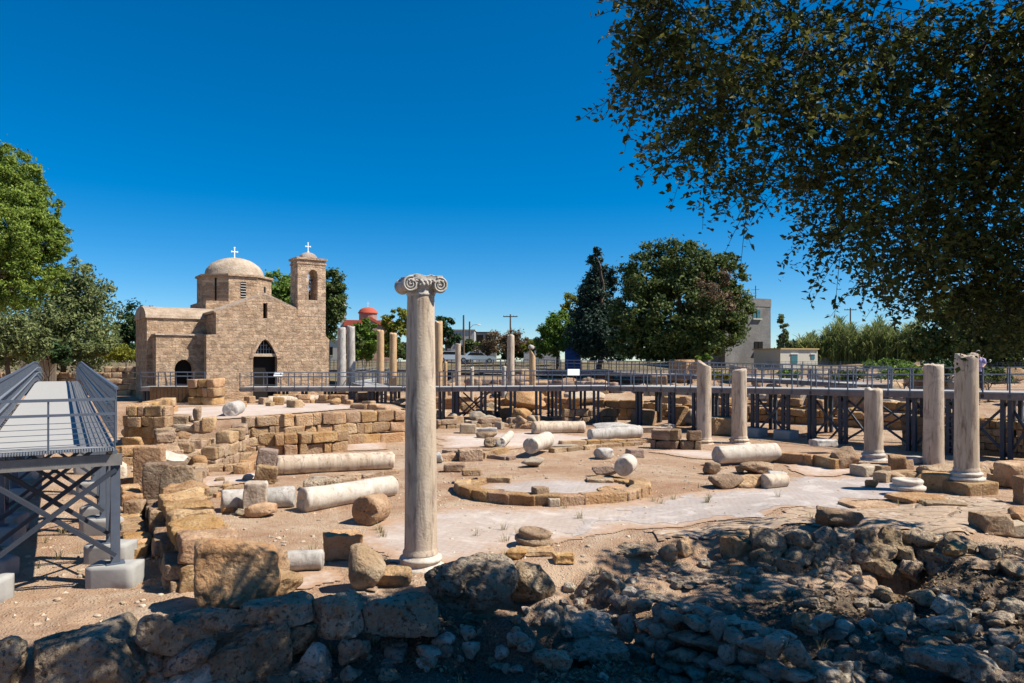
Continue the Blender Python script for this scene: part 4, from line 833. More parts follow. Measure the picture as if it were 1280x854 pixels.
S(223, 602, 20, 20, "stack-like brown stone right of the white sloping slab", 'block', LIME, .2)
S(234, 588, 24, 20, "blocky stone at the back of the upright group", 'block', LIME, .5)
S(218, 574, 28, 26, "brown broken block behind the upright stones", 'block', LIME, .3)
S(246, 534, 9, 21, "round-headed little pillar on the terrace edge", 'rock', LIME, 0, dep=.8, k=5)
S(261, 541, 16, 20, "stout square stone beside the round-headed pillar", 'block', LIMEO, .2)
S(256, 551, 24, 16, "tan stone below the little pillar", 'block', LIME, .1)
S(262, 560, 14, 10, "rosy cobble in the gap of the ragged corner", 'rock', LIMEK)
S(268, 566, 12, 11, "small square cobble at the ragged corner foot", 'block', LIMEK, .4)
S(284, 568, 16, 15, "brown cobble right of the small square one", 'rock', LIME)
S(232, 545, 26, 10, "flat pale slab on the terrace edge", 'block', LIMEP, .1)
S(222, 548, 30, 22, "tan block heap under the terrace edge", 'block', LIME, .1, dep=.9)
S(207, 556, 20, 18, "orange stone by the block pier", 'rock', LIMEO)
S(588, 577, 30, 17, "broad brown block by the rear pavement", 'block', LIME, .2, dep=.6)
S(568, 591, 27, 11, "low brown block alone on the earth", 'block', LIME, .1, dep=.6)
S(548, 580, 11, 15, "bluish marble stub beside the Ionic column", 'rock', MARBG)
S(666, 585, 27, 15, "small white stone under the fluted drum", 'rock', LIMEP, .3)
S(756, 597, 29, 15, "purple-grey boulder behind the ring's white drum", 'rock', LIMEK, .1, dep=.7)
S(755, 575, 28, 15, "grey-white angular boulder in the middle of the court", 'rock', MARBG, .2, dep=.7)
S(794, 573, 20, 12, "small rosy cube of stone in the middle of the court", 'block', LIMEK, .2)
S(702, 563, 42, 6, "thin flat white slab right of the fluted drum", 'block', LIMEP, .1, dep=.4)
S(618, 560, 24, 13, "round-edged tan stone left of the leaning stub", 'rock', LIME, .3)
S(608, 549, 24, 9, "rough pale stone on the rear pavement edge", 'rock', LIME, .3)
S(906, 612, 40, 24, "big angular rock under the propped column", 'rock', LIME, .3, dep=.8, n=14, rough=.1)
S(889, 594, 20, 16, "brown wedge stone under the left end of the propped column", 'rock', LIMEB, .3)
S(947, 594, 40, 16, "weathered greenish slab stone under the propped column", 'rock', LIMEB, .1, dep=.6)
S(937, 611, 36, 19, "ochre rock before the propped column", 'rock', LIMEO, .2, dep=.7)
S(972, 597, 22, 9, "flat grey slab at the right of the propped column", 'rock', MARBG, .1, dep=.6)
S(925, 592, 14, 10, "small dark chock stone beneath the propped column", 'rock', LIMEB)
S(1053, 587, 38, 28, "large rounded tan block at the end of the low wall", 'rock', LIME, .2, dep=.7, n=14, k=5)
S(1030, 568, 30, 10, "bluish marble slab lying on the low tan wall", 'block', MARBG, .15, dep=.6, dz=.3)
S(1083, 597, 32, 17, "cut pale stone with a flat top before the shortest column", 'block', LIMEP, .35, dep=.8, k=6)
S(1178, 600, 66, 20, "rubble ledge under the leaning-looking column", 'rock', LIME, .05, dep=.5, rough=.25, n=16)
S(1132, 598, 44, 10, "thin layered slab left of the rubble ledge", 'block', LIME, .1, dep=.6)
S(1140, 580, 30, 10, "grey sill stone behind the layered slab", 'block', MARBG, .1, dep=.6)
S(1240, 670, 44, 30, "squared tan block with a sharp edge at the right side", 'block', LIME, .12, dep=.6, n=12, k=14)
S(1268, 673, 30, 20, "pale block right of the sharp-edged block", 'block', LIMEP, .1, dep=.8)
S(1276, 655, 34, 22, "crumbly ochre block behind the sharp-edged block", 'rock', LIMEO, .2, dep=.8)
S(1282, 632, 22, 38, "tall orange block cut by the right edge", 'block', LIMEO, .1, n=10)
S(1276, 612, 44, 36, "brown block wall end at the right edge", 'block', LIMEO, .08, dep=.8, n=10)
S(1244, 606, 40, 9, "grey sill slab at the foot of the right steel legs", 'block', MARBG, .05, dep=.5)
S(1250, 592, 50, 14, "long tan block behind the right steel legs", 'block', LIMEO, .05, dep=.4)
S(1044, 661, 54, 30, "rough pitted rock on the bedrock paving", 'rock', LIMEB, .1, dep=.6, n=18, rough=.3, k=4)
S(668, 697, 48, 13, "squared footing stone under the moulded base", 'block', LIMEO, .1, dep=.7, n=12)
S(705, 706, 26, 15, "small ochre block right of the moulded base's footing", 'block', LIMEO, .1, dep=.7)
S(645, 702, 26, 16, "split tan stone left of the moulded base's footing", 'rock', LIMEO, .1)
# moulded bases lying about
def moulded(px, py, wpx, label, mat, dz, prof, tl=(0, 0)):
    x, y, z = gp(px, py); r = wpx / 2 * y / F; b = MB(); v_ = [(a * r, c * r) for a, c in prof]; b.lathe(v_, 40, None, 0, lambda v: v * (1 + .035 * fbm(v * 4, int(px), 3)[:, None])); o = b.build("moulded_pedestal", mat, None, True); o.location = (x, y + r, z + dz); o.rotation_euler = (tl[0], tl[1], .4); return tag(o, label, "column base")
MP = [(0, -.02), (.98, 0), (1, .1), (.99, .2), (.84, .25), (.8, .34), (.84, .42), (.86, .52), (.8, .6), (.55, .63), (.5, .56), (0, .56)]
moulded(668, 692, 50, "worn moulded column base lying at the near pavement edge", LIME, .12, MP, (.05, .12))
moulded(1146, 624, 42, "white moulded column base on a square tan plinth", MARB, .2, MP)
S(1144, 630, 58, 13, "square tan plinth under the white moulded base", 'block', LIMEO, .35, dep=.8, n=12)
S(1085, 637, 60, 9, "long flat bedrock slab left of the white moulded base", 'block', LIME, .1, dep=.6)
S(1178, 634, 48, 8, "flat bedrock slab before the tallest column's plinth", 'block', LIME, -.1, dep=.6)
# stones by the middle walkway
S(596, 530, 22, 15, "white wedge stone under the middle walkway", 'rock', LIMEP, .4, (0, .3), dep=.6)
S(612, 531, 32, 12, "pale rounded slab right of the white wedge", 'rock', LIMEP, .1, dep=.6)
S(585, 543, 20, 13, "squared white block at the rear pavement edge", 'block', LIMEP, .1)
S(606, 542, 30, 7, "grey sunken slab right of the squared white block", 'block', MARBG, .1, dep=.4)
S(651, 531, 24, 20, "orange stone by the tan fallen column", 'rock', LIMEO, .2)
S(657, 537, 34, 12, "flat pinkish stone left of the tan fallen column", 'rock', LIMEO, .1)
S(686, 526, 44, 6, "thin tan slab behind the tan fallen column", 'block', LIMEP, .1, dep=.5)
S(695, 523, 14, 10, "little rosy cube before the dark wall stub", 'block', LIMEK)
S(772, 541, 56, 13, "slate-blue slab heap behind the grey-white fallen column", 'rock', MARBG, .1, dep=.6)
S(806, 530, 18, 16, "cream concrete cube under the right walkway corner", 'block', CONC, .1)
S(812, 541, 40, 8, "grey sill block right of the slate-blue slab heap", 'block', LIMEP, .05, dep=.5)
S(836, 541, 16, 12, "pale stump of stone beside the sill block", 'rock', LIMEP)
S(657, 516, 46, 26, "great ochre boulder under the middle walkway", 'rock', LIMEO, .1, dep=.7, k=5)
S(618, 514, 28, 16, "ochre block behind the cross braces of the middle walkway", 'block', LIMEO, .1)
S(730, 508, 46, 18, "cream boulder behind the legs left of the walkway bend", 'rock', LIMEP, .1)
S(905, 545, 46, 26, "orange block beyond the legs beside the slanted column", 'block', LIMEO, .1)
S(848, 534, 22, 26, "rosy cut block beyond the legs at the walkway bend", 'block', LIMEO, .1)
def scatter(n, box, wr, label, group, mats, seed, zlow=False):
    g = np.random.default_rng(seed); (xa, ya), (xb, yb) = box
    for _ in range(n):
        px_, py_ = g.uniform(xa, xb), g.uniform(ya, yb); w_ = g.uniform(*wr); S(px_, py_, w_, w_ * g.uniform(.45, .9), label, 'block' if g.random() < .55 else 'rock', mats[g.integers(len(mats))], g.uniform(0, 3), (g.normal(0, .06), g.normal(0, .06)), dep=g.uniform(.6, 1.), group=group, name="rubble_block", n=6)
scatter(26, ((545, 517), (700, 538)), (9, 22), "tumbled tan block in the rubble before the middle walkway", "tumbled blocks before the middle walkway", [LIME, LIMEO, LIMEP], 1)
scatter(34, ((155, 545), (262, 645)), (12, 30), "broken block in the jumbled ruins between terrace and near walkway", "broken blocks of the jumbled left ruins", [LIME, LIMEO, LIMEO, LIMEB], 2)
scatter(46, ((780, 478), (1285, 535)), (14, 36), "pale block strewn on the bank beyond the right walkway", "blocks on the bank beyond the right walkway", [LIME, LIMEO, LIMEP], 3)
scatter(22, ((545, 470), (760, 505)), (12, 26), "ochre block strewn beyond the middle walkway", "blocks beyond the middle walkway", [LIMEO, LIME, LIMEK], 4)
scatter(16, ((300, 495), (500, 512)), (8, 18), "small block lying along the church walkway", "blocks along the church walkway", [LIME, LIMEO], 5)
scatter(18, ((1080, 590), (1280, 615)), (14, 34), "flat brown stone by the foot of the right columns", "flat stones by the right columns", [LIME, LIMEO], 6)
scatter(20, ((200, 600), (300, 700)), (8, 18), "loose stone beside the thick near wall", "loose stones beside the thick near wall", [LIME, LIMEO], 7)
masonry([(11.5, 46.5), (17, 41.5), (22.5, 36)], [1.3, 1.4, 1.3], .6, "second ochre wall stepping up behind the right steel legs", LIMEO, .45, .8, seed=48, ragged=.35, rough=.08, n=3)
masonry([(18.2, 33.5), (21.5, 30.6), (26, 26.5)], [1.5, 1.5, 1.5], .6, "coursed brown wall behind the rightmost steel legs", LIME, .32, .5, base=-.1, seed=49, ragged=.15, rough=.06, n=4)
masonry([(5.5, 48.6), (9.5, 47.2)], [1.4, 1.3], .7, "orange block wall behind the legs at the walkway bend", LIMEO, .5, .9, base=0, seed=50, ragged=.3, rough=.08, n=4)
# ---------------------------------------------------------------- trees and plants
LS = 1.5
def leaves(cs, n, size, seed, clump=.3, shell=.55, flat=1., droop=0., asp=.5, kpc=90):
    """leaf faces gathered in clumps through ellipsoids cs = [(centre, radii), ...]"""
    g = np.random.default_rng(seed); vol = np.array([np.prod(r)**(2 / 3) for c, r in cs]); which = g.choice(len(cs), max(4, n // kpc), p=vol / vol.sum())
    C = np.array([c for c, r in cs], float)[which]; RR = np.array([r for c, r in cs], float)[which]
    d = g.normal(size=(len(which), 3)); d /= np.linalg.norm(d, axis=1)[:, None]; rad = shell + (1 - shell) * g.random(len(which))**.5
    bump = 1 + .16 * vn(C * .37 + d * 2.6, seed)
    K = C + d * RR * (rad * bump)[:, None]; cr = clump * RR.mean(1) * g.uniform(.5, 1.4, len(K)); j = g.integers(0, len(K), n)
    off = g.normal(size=(n, 3)) * np.array([1, 1, .75 * flat]); P = K[j] + off * (cr[j] * .55)[:, None]; P[:, 2] -= droop * cr[j] * g.random(n)**2
    nrm = g.normal(size=(n, 3)) + .9 * d[j] + np.array([0, 0, .5]); nrm /= np.linalg.norm(nrm, axis=1)[:, None]
    t = np.cross(nrm, g.normal(size=(n, 3))); t /= np.linalg.norm(t, axis=1)[:, None]; u = np.cross(nrm, t); s = size * LS * g.uniform(.6, 1.3, n)[:, None]; asp = max(asp, .45)
    V = np.stack([P - t * s * .5, P + u * s * asp * .5 + nrm * s * .06, P + t * s * .5, P - u * s * asp * .5 + nrm * s * .06], 1).reshape(-1, 3)
    return V, np.arange(4 * n).reshape(n, 4)
def limb(b, a, c, r0, r1, seed, n=7, wob=.12):
    g = np.random.default_rng(seed); a = np.array(a, float); c = np.array(c, float); L = np.linalg.norm(c - a); t = np.linspace(0, 1, n)[:, None]
    pts = a + (c - a) * t + sum(g.normal(size=(1, 3)) * np.sin(t * math.pi * kk) / kk for kk in (1, 2, 3)) * L * wob * .4; b.tube(pts, np.linspace(r0, r1, n), 8); return pts
def tree(name, label, base, blobs, n, size, leaf, tr=.25, cat="tree", group=None, seed=1, trunk_to=None, extra=None, **k):
    base = np.array(base, float); e = empty(name, tuple(base), label=label, cat=cat, group=group); bl = [(np.array(c, float) - base, r) for c, r in blobs]
    b = MB(); top = np.array(trunk_to, float) - base if trunk_to is not None else np.mean([c for c, r in bl], 0) * np.array([.5, .5, .75])
    pts = limb(b, (0, 0, -.4), top, tr, tr * .5, seed, 8, .06)
    for i, (c, r) in enumerate(bl[:9]): limb(b, pts[4 + i % 4], c, tr * .45, tr * .12, seed + i)
    b.build("trunk", BARK, e, True)
    V, Q = leaves(bl, n, size, seed, **k); b = MB(); b.add(V, Q); b.build("crown", leaf, e)
    if extra:
        bl2, n2, lf2 = extra; V, Q = leaves([(np.array(c) - base, r) for c, r in bl2], n2, size * .8, seed + 5, **k); b = MB(); b.add(V, Q); b.build("dry_foliage", lf2, e)
    return e
def blob(px, py, rpx, Y, rz=None, dy=1.):            # ellipsoid of radius rpx photo pixels round a pixel at depth Y
    s = Y / F; return (np.array(upd(px, py, Y)), (rpx * s, rpx * s * dy, (rz or rpx) * s))
def bp(px, Y): x = (px - CX) / F * Y; return (x, Y, h(x, Y))
tree("pine_tree", "big umbrella pine with a dense rounded yellow-green crown at the left edge", bp(-40, 46), [blob(-30, 255, 70, 46), blob(12, 225, 36, 45), blob(-5, 265, 55, 44), blob(44, 262, 28, 45), blob(58, 300, 26, 45), blob(30, 300, 42, 44), blob(48, 340, 28, 45), blob(10, 345, 42, 44), blob(-40, 340, 50, 46), blob(8, 205, 22, 46)], 150000, .125, LEAF_PINE, .35, seed=3, clump=.15, shell=.86, asp=.3, kpc=110)
tree("eucalyptus_tree", "loose light-green tree between the umbrella pine and the church", bp(80, 70), [blob(95, 340, 26, 70), blob(118, 375, 30, 71), blob(70, 385, 42, 70), blob(100, 415, 45, 70), blob(45, 415, 36, 69), blob(78, 355, 22, 70)], 26000, .26, LEAF_EUC, .3, seed=4, clump=.32, shell=.3, droop=.9, asp=.35)
tree("olive_tree", "shaggy yellowish tree low behind the walkway at the left edge", bp(15, 58), [blob(10, 415, 34, 58), blob(-25, 420, 40, 58), blob(38, 425, 22, 58)], 11000, .22, LEAF_EUC, .25, seed=5, clump=.35, shell=.3, droop=.8, asp=.35)
tree("broadleaf_tree", "small dark tree just left of the church wing", bp(172, 92), [blob(174, 400, 22, 92), blob(160, 412, 16, 92), blob(190, 408, 14, 92), blob(172, 425, 22, 92)], 11000, .32, LEAF_DK, .3, seed=6)
tree("broadleaf_tree", "bright leafy tree rising behind the church between dome and bell tower", bp(348, 80), [blob(347, 358, 18, 80), blob(362, 368, 18, 80), blob(340, 385, 22, 80), blob(366, 392, 20, 80)], 12000, .28, LEAF_BRT, .3, seed=7)
tree("broadleaf_tree", "rounded green tree showing at the right of the bell tower", bp(408, 78), [blob(412, 355, 17, 78, 20), blob(416, 382, 14, 78, 24), blob(400, 375, 20, 78), blob(408, 405, 16, 78, 20)], 14000, .26, LEAF_MID, .3, seed=8)
tree("pine_tree", "yellow-green pine top just left of the Ionic capital", bp(492, 96), [blob(488, 405, 11, 96), blob(500, 396, 12, 96), blob(497, 418, 14, 96), blob(488, 430, 14, 96)], 6500, .3, LEAF_YEL, .25, seed=9)
tree("broadleaf_tree", "small dark tree behind the ochre column at right of the Ionic column", bp(560, 120), [blob(556, 408, 12, 120), blob(566, 416, 12, 120), blob(545, 420, 12, 120)], 3500, .4, LEAF_DK, .25, seed=10)
tree("lime_green_tree", "bright lime-green round tree left of the dark conifer", bp(697, 78), [blob(697, 410, 18, 78), blob(685, 425, 17, 78), blob(710, 425, 16, 78), blob(697, 432, 22, 78, 12)], 11000, .26, LEAF_BRT, .2, seed=11, clump=.25)
tree("sparse_tree", "thin sparse yellowish tree peeping between lime tree and conifer", bp(722, 84), [blob(712, 378, 9, 84), blob(722, 398, 14, 84), blob(726, 385, 10, 84)], 1500, .3, LEAF_YEL, .12, seed=12, shell=.2, clump=.5)
cb_ = [blob(745 + (i % 3 - 1) * 3, 318 + i * 13, 5 + i * 3.6, 74, 12) for i in range(9)] + [blob(765, 352, 9, 74, 14), blob(768, 385, 13, 74), blob(748, 430, 30, 74, 16)]
tree("conifer_tree", "dark bluish spiky conifer left of the huge round tree", bp(746, 74), cb_, 30000, .26, LEAF_CON, .28, seed=13, trunk_to=upd(745, 318, 74), shell=.35, clump=.42, asp=.25)
tree("ficus_tree", "huge dense round dark-green tree with a rusty brown patch", bp(850, 66), [blob(815, 345, 36, 66), blob(850, 335, 34, 66), blob(800, 390, 36, 66), blob(845, 395, 52, 66), blob(890, 345, 30, 66), blob(908, 340, 24, 67), blob(915, 385, 26, 66), blob(890, 405, 36, 65), blob(822, 425, 40, 66, 24), blob(790, 425, 24, 66), blob(872, 430, 34, 65, 18)], 62000, .24, LEAF_MID, .6, seed=14, clump=.22, shell=.7, extra=([blob(893, 365, 26, 63.6), blob(905, 392, 16, 63.4), blob(880, 372, 16, 63.4)], 3200, LEAF_BRN))
tree("poplar_tree", "small slim poplar between the concrete house and the reeds", bp(980, 125), [blob(980, 398, 5, 125, 10), blob(980, 415, 6, 125, 12), blob(981, 428, 7, 125, 9)], 2600, .4, LEAF_EUC, .15, seed=15)
tree("broadleaf_tree", "dark spreading tree behind the tallest right column", bp(1215, 56), [blob(1175, 405, 30, 56), blob(1210, 395, 36, 56), blob(1255, 400, 40, 55), blob(1190, 430, 34, 56), blob(1240, 435, 36, 55), blob(1160, 430, 20, 56), blob(1285, 420, 40, 54)], 32000, .2, LEAF_MID, .35, seed=16, clump=.25, shell=.5)
tree("dry_bush", "bare brownish bush behind the brown-grey column", bp(632, 86), [blob(625, 428, 18, 86, 14), blob(645, 425, 16, 86, 14), blob(655, 434, 14, 86, 9), blob(610, 436, 14, 86, 8)], 7000, .22, LEAF_BRN, .08, "bush", seed=17, shell=.2, asp=.2)
def bush(px, py, wpx, hpx, Y, leaf, label, seed, n=3000, size=.22, name="bush"):
    return tree(name, label, bp(px, Y), [blob(px - wpx * .25, py, wpx * .32, Y, hpx * .5), blob(px + wpx * .25, py, wpx * .32, Y, hpx * .5), blob(px, py - hpx * .2, wpx * .3, Y, hpx * .5)], n, size, leaf, .06, "bush", None, seed, shell=.3)
bush(158, 444, 54, 14, 68, LEAF_YEL, "clipped yellow-green hedge left of the church", 21, 5000, .16, "hedge")
bush(110, 440, 46, 26, 64, LEAF_EUC, "mid-green bush behind the boundary wall at left", 22, 3500)
bush(60, 442, 50, 24, 62, LEAF_DK, "dark bush behind the near walkway rail", 23, 3500)
bush(130, 428, 30, 24, 72, LEAF_YEL, "yellowing shrub beside the clipped hedge", 24, 2500)
bush(456, 428, 34, 44, 74, LEAF_BRT, "feathery bright shrub in front of the red-domed church", 25, 6500, .3)
bush(440, 432, 22, 34, 72, LEAF_MID, "dark green shrub behind the grey columns", 26, 3000, .26)
bush(495, 440, 26, 22, 76, LEAF_MID, "green shrub below the yellow-green pine", 27, 2500)
bush(588, 436, 34, 14, 100, LEAF_MID, "low hedge before the pale far houses", 28, 2500, .3)
bush(668, 437, 30, 18, 80, LEAF_YEL, "yellowish scrub left of the lime-green tree", 29, 2500)
bush(1150, 438, 40, 32, 64, LEAF_MID, "green shrub at the right end of the reeds", 30, 4000, .2)
bush(880, 447, 20, 8, 62, LEAF_BRT, "small bright weed under the huge round tree", 31, 900, .18)
bush(1110, 456, 60, 12, 60, LEAF_BRT, "weedy green growth behind the right rail", 32, 2500, .16)
for k_, (px_, py_, w_) in enumerate(((520, 441, 40), (760, 438, 60), (1000, 436, 40))):
    bush(px_, py_, w_, 14, 130, LEAF_DK, ["far dark scrub left of the Ionic shaft", "far dark scrub behind the conifer foot", "far dark scrub behind the white hut"][k_], 40 + k_, 2500, .4)
for k_, (a_, c_, y_, lf_, tp_) in enumerate(((-40, 70, 120, LEAF_DK, 16), (20, 190, 125, LEAF_MID, 18), (400, 470, 140, LEAF_MID, 16), (470, 560, 145, LEAF_DK, 15), (600, 680, 150, LEAF_MID, 12), (730, 800, 120, LEAF_DK, 18), (930, 1010, 135, LEAF_MID, 12), (1040, 1180, 110, LEAF_DK, 22), (1140, 1300, 84, LEAF_MID, 34))):
    bl_ = [blob(x_, 447 - tp_ * (.45 + .25 * math.sin(x_ * .7)), 13, y_, tp_ * .55) for x_ in range(a_, c_, 12)]
    tree("tree_belt", "distant belt of " + ["dark trees at the left edge", "mixed trees behind the hedge at left", "greenery behind the red-domed church", "dark trees flanking the Ionic capital's shaft", "low greenery behind the dry bush", "dark trees behind the conifer", "greenery behind the concrete house", "dark trees behind the reeds", "tall greenery behind the tallest column"][k_], bp((a_ + c_) / 2, y_), bl_, 1100 * len(bl_), .34 * y_ / 120, lf_, .3, "trees", None, 60 + k_, shell=.3)
for k_, (px_, py_, w_, hh_, Y_, lf_) in enumerate(((1060, 470, 40, 10, 46, LEAF_MID), (1130, 466, 60, 16, 44, LEAF_BRT), (1235, 470, 60, 18, 42, LEAF_MID), (985, 468, 26, 8, 52, LEAF_BRT), (1180, 462, 50, 18, 46, LEAF_DK), (900, 470, 26, 7, 50, LEAF_YEL))):
    bush(px_, py_, w_, hh_, Y_, lf_, ["scrubby plant on the bank left of the short column", "bright weeds on the bank above the short column", "dark scrub behind the rail at the right edge", "little bright weeds before the white hut", "dark leafy shrub behind the two tallest columns", "yellow weeds on the bank right of the slanted column"][k_], 80 + k_, 2600, .14, "shrub")
# giant reeds
g_ = np.random.default_rng(99); b = MB(); n = 5200; Y = g_.uniform(74, 84, n); px_ = g_.uniform(1000, 1150, n); X = (px_ - CX) / F * Y; zb = h_np(X, Y)
top = 404 + 30 * np.clip((1035 - px_) / 40, 0, 1) + 8 * np.sin(px_ * .13) + 5 * np.sin(px_ * .37); Hs = (EYE - (top - HY) / F * Y - zb) * g_.uniform(.6, 1.0, n)
for part in range(4):                                                           # stems first, then arching leaf blades up their length
    az = g_.uniform(0, 2 * math.pi, n); f0 = np.zeros(n) if part == 0 else g_.uniform(.15, .92, n); ln = Hs if part == 0 else g_.uniform(.9, 1.9, n); out = ln * (.06 if part == 0 else 1) * g_.uniform(.35, .8, n); wd = .025 if part == 0 else g_.uniform(.05, .10, n)[:, None]
    cx_, sy_ = np.cos(az), np.sin(az); pw = np.stack([-sy_, cx_, 0 * az], 1) * wd; rows = []
    for t in (0., .4, .75, 1.):
        c = np.stack([X + cx_ * out * t, Y + sy_ * out * t, zb + Hs * f0 + ln * (t if part == 0 else .95 * t - .55 * t * t)], 1); k_ = (1 - t**2 * .97) * (.5 + 1.2 * t * (1 - t)); rows += [c - pw * k_, c + pw * k_]
    Vr = np.stack(rows, 1).reshape(-1, 3); i0 = (np.arange(n) * 8)[:, None]; c0 = np.array([15., 79., 3.]); b.add(Vr - c0, np.concatenate([i0 + np.array([[0, 1, 3, 2]]) + 2 * k for k in range(3)]))
o = b.build("reed_clump", REED); o.location = c0; tag(o, "tall stand of giant green reeds behind the white hut", "reeds")

# ---------------------------------------------------------------- far buildings
def boxp(name, parent, c, s, mat, rz=0): b = MB(); b.box(c, s, rz); return b.build(name, mat, parent)
RENDER_ = m_stone("grey_render", (0.145, 0.136, 0.126), (0.200, 0.189, 0.174), (0.264, 0.251, 0.234), .35, .35, .3); RENDL = m_plain("cream_render", (0.527, 0.493, 0.408), .9, 0, .06, 2); RENDG = m_plain("pale_grey_render", (0.425, 0.408, 0.383), .9, 0, .1, 2)
TILE = m_plain("red_roof_tiles", (.40, .085, .05), .8, 0, .12, 8, .3); TEAL = m_plain("teal_shutter", (.05, .15, .17), .6); RED = m_stone("red_brick_wall", (.3, .17, .12), (.36, .22, .16), (.42, .28, .2), .5, .2, .2)
Yb = 78; s_ = Yb / F; e = empty("concrete_house", bp(935, Yb), label="grey rendered three-storey house half hidden by the huge round tree", cat="house"); e.rotation_euler[2] = R(22); e.location.x += .6; zb = e.location.z; x0, x1, xw = (933 - CX) * s_, (969 - CX) * s_, (880 - CX) * s_
L = lambda px, py: ((px - CX) * s_ - e.location.x, EYE - (py - HY) * s_ - zb)
zt = L(0, 373)[1]; boxp("main_block", e, ((x0 + x1) / 2 - e.location.x - 1.5, 4, zt / 2 - .4), (x1 - x0 + 3, 8, zt + .8), RENDER_); boxp("roof_parapet", e, ((x0 + x1) / 2 - e.location.x - 1.5, 4, zt - .45), (x1 - x0 + 3.08, 8.08, .85), RENDER_)
zw = L(0, 408)[1]; boxp("lower_wing", e, ((xw + x0) / 2 - e.location.x, 4.1, zw / 2 - .4), (x0 - xw, 6.6, zw + .8), RENDER_)
for (a, c_, d_, f_), mt in zip(((941, 387, 952, 398), (943, 427, 956, 440), (914, 428, 922, 437), (884, 418, 896, 440)), (TEAL, DARK, DARK, DARK)):
    A = L(a, d_); B = L(c_, f_); A = L(a, f_); B = L(d_, c_); w_ = boxp("window", e, ((A[0] + B[0]) / 2, -.0 if a > 930 else .78, (A[1] + B[1]) / 2), (B[0] - A[0], .12, B[1] - A[1]), mt); boxp("sill", w_, ((A[0] + B[0]) / 2, -.1 if a > 930 else .7, A[1] - .08), (B[0] - A[0] + .25, .25, .12), RENDL); boxp("frame", w_, ((A[0] + B[0]) / 2, -.07 if a > 930 else .71, (A[1] + B[1]) / 2), (.07, .05, B[1] - A[1]), IRON)
b = MB(); t_ = L(965, 354); b.beam((t_[0], 2, zt), (t_[0], 2, t_[1]), .06, .06); b.beam((t_[0] - .6, 2, t_[1] - .5), (t_[0] + .5, 2, t_[1] - .4), .04, .04); b.build("aerial", IRON, e)
for px_ in (905, 929): q = L(px_, 440); boxp("wall_pier", e, (q[0], .6, zw / 2), (.35, .5, zw), RENDER_)
Yb = 72; s_ = Yb / F; e = empty("white_hut", bp(999, Yb), label="low cream hut with a flat roof and two small shuttered windows", cat="hut"); e.rotation_euler[2] = R(20); zb = e.location.z; zt = L(0, 437)[1]
boxp("wall", e, (0, 2, zt / 2 - .3), (58 * s_, 4, zt + .6), RENDL); boxp("roof", e, (0, 2, zt + .06), (60 * s_, 4.3, .14), m_plain("ochre_roof_edge", (.45, .33, .15), .9))
for a, c_, d_, f_ in ((986, 443, 996, 454), (1017, 443, 1023, 449)): A = L(a, f_); B = L(d_, c_); w_ = boxp("window", e, ((A[0] + B[0]) / 2, 0, (A[1] + B[1]) / 2), (B[0] - A[0], .1, B[1] - A[1]), TEAL); boxp("frame", w_, ((A[0] + B[0]) / 2, -.03, B[1] + .04), (B[0] - A[0] + .16, .12, .08), WHITE)
boxp("garden_wall", e, (46 * s_, 1.6, .55), (34 * s_, .4, 1.1), RENDG)
# red-domed church
Yb = 120; s_ = Yb / F; e = empty("domed_church", bp(462, Yb), .25, label="distant church with a red-tiled dome and a slim grey bell tower", cat="church"); zb = e.location.z
zr = L(0, 407)[1]; boxp("nave_wall", e, (0, 4, zr / 2), (60 * s_, 7, zr), RED)
b = MB(); b.prism([(-32 * s_, zr - .1), (32 * s_, zr - .1), (30 * s_, zr + .9), (-30 * s_, zr + .9)], .3, 7.7, fr_); b.build("roof", TILE, e)
b = MB(); b.prism([(-15 * s_, 0), (15 * s_, 0), (15 * s_, zr), (0, zr + 1.0), (-15 * s_, zr)], -.9, 6, fr_); b.build("gable_wall", RED, e)
b = MB(); b.prism([(-17 * s_, zr - .3), (0, zr + .95), (17 * s_, zr - .3), (17 * s_, zr + .1), (0, zr + 1.5), (-17 * s_, zr + .1)], -1.1, 5, fr_); b.build("gable_roof", TILE, e)
zd = L(0, 388.5)[1]; b = MB(); b.lathe([(11.4 * s_, zr - .5), (11.4 * s_, zd), (.1, zd)], 12, Matrix.Translation((0, 5, 0))); d_ = b.build("drum", RED, e); b = MB(); b.lathe([(12.8 * s_, zd - .15), (12.6 * s_, zd + .1)] + [(11.6 * s_ * math.cos(t), zd + .1 + .85 * math.sin(t)) for t in np.linspace(.1, 1.55, 9)] + [(.01, zd + .95)], 24, Matrix.Translation((0, 5, 0))); dd = b.build("dome", TILE, d_, True); cross(e, (0, 5, zd + 1.05), .8)
q = L(430, 384); b = MB(); b.box((q[0], 3, q[1] / 2), (6.5 * s_, 6.5 * s_, q[1])); b.box((q[0], 3, q[1] + .1), (8 * s_, 8 * s_, .3)); t2 = b.build("bell_tower", RENDG, e); b = MB(); b.lathe([(3.4 * s_, q[1] + .2), (3 * s_, q[1] + .7), (.02, q[1] + 1.0)], 14, Matrix.Translation((q[0], 3, 0))); b.build("cap_dome", WHITE, t2, True); boxp("belfry_opening", t2, (q[0], 3 - 3.3 * s_, q[1] - 1.1), (2.6 * s_, .06, 1.5), DARK)
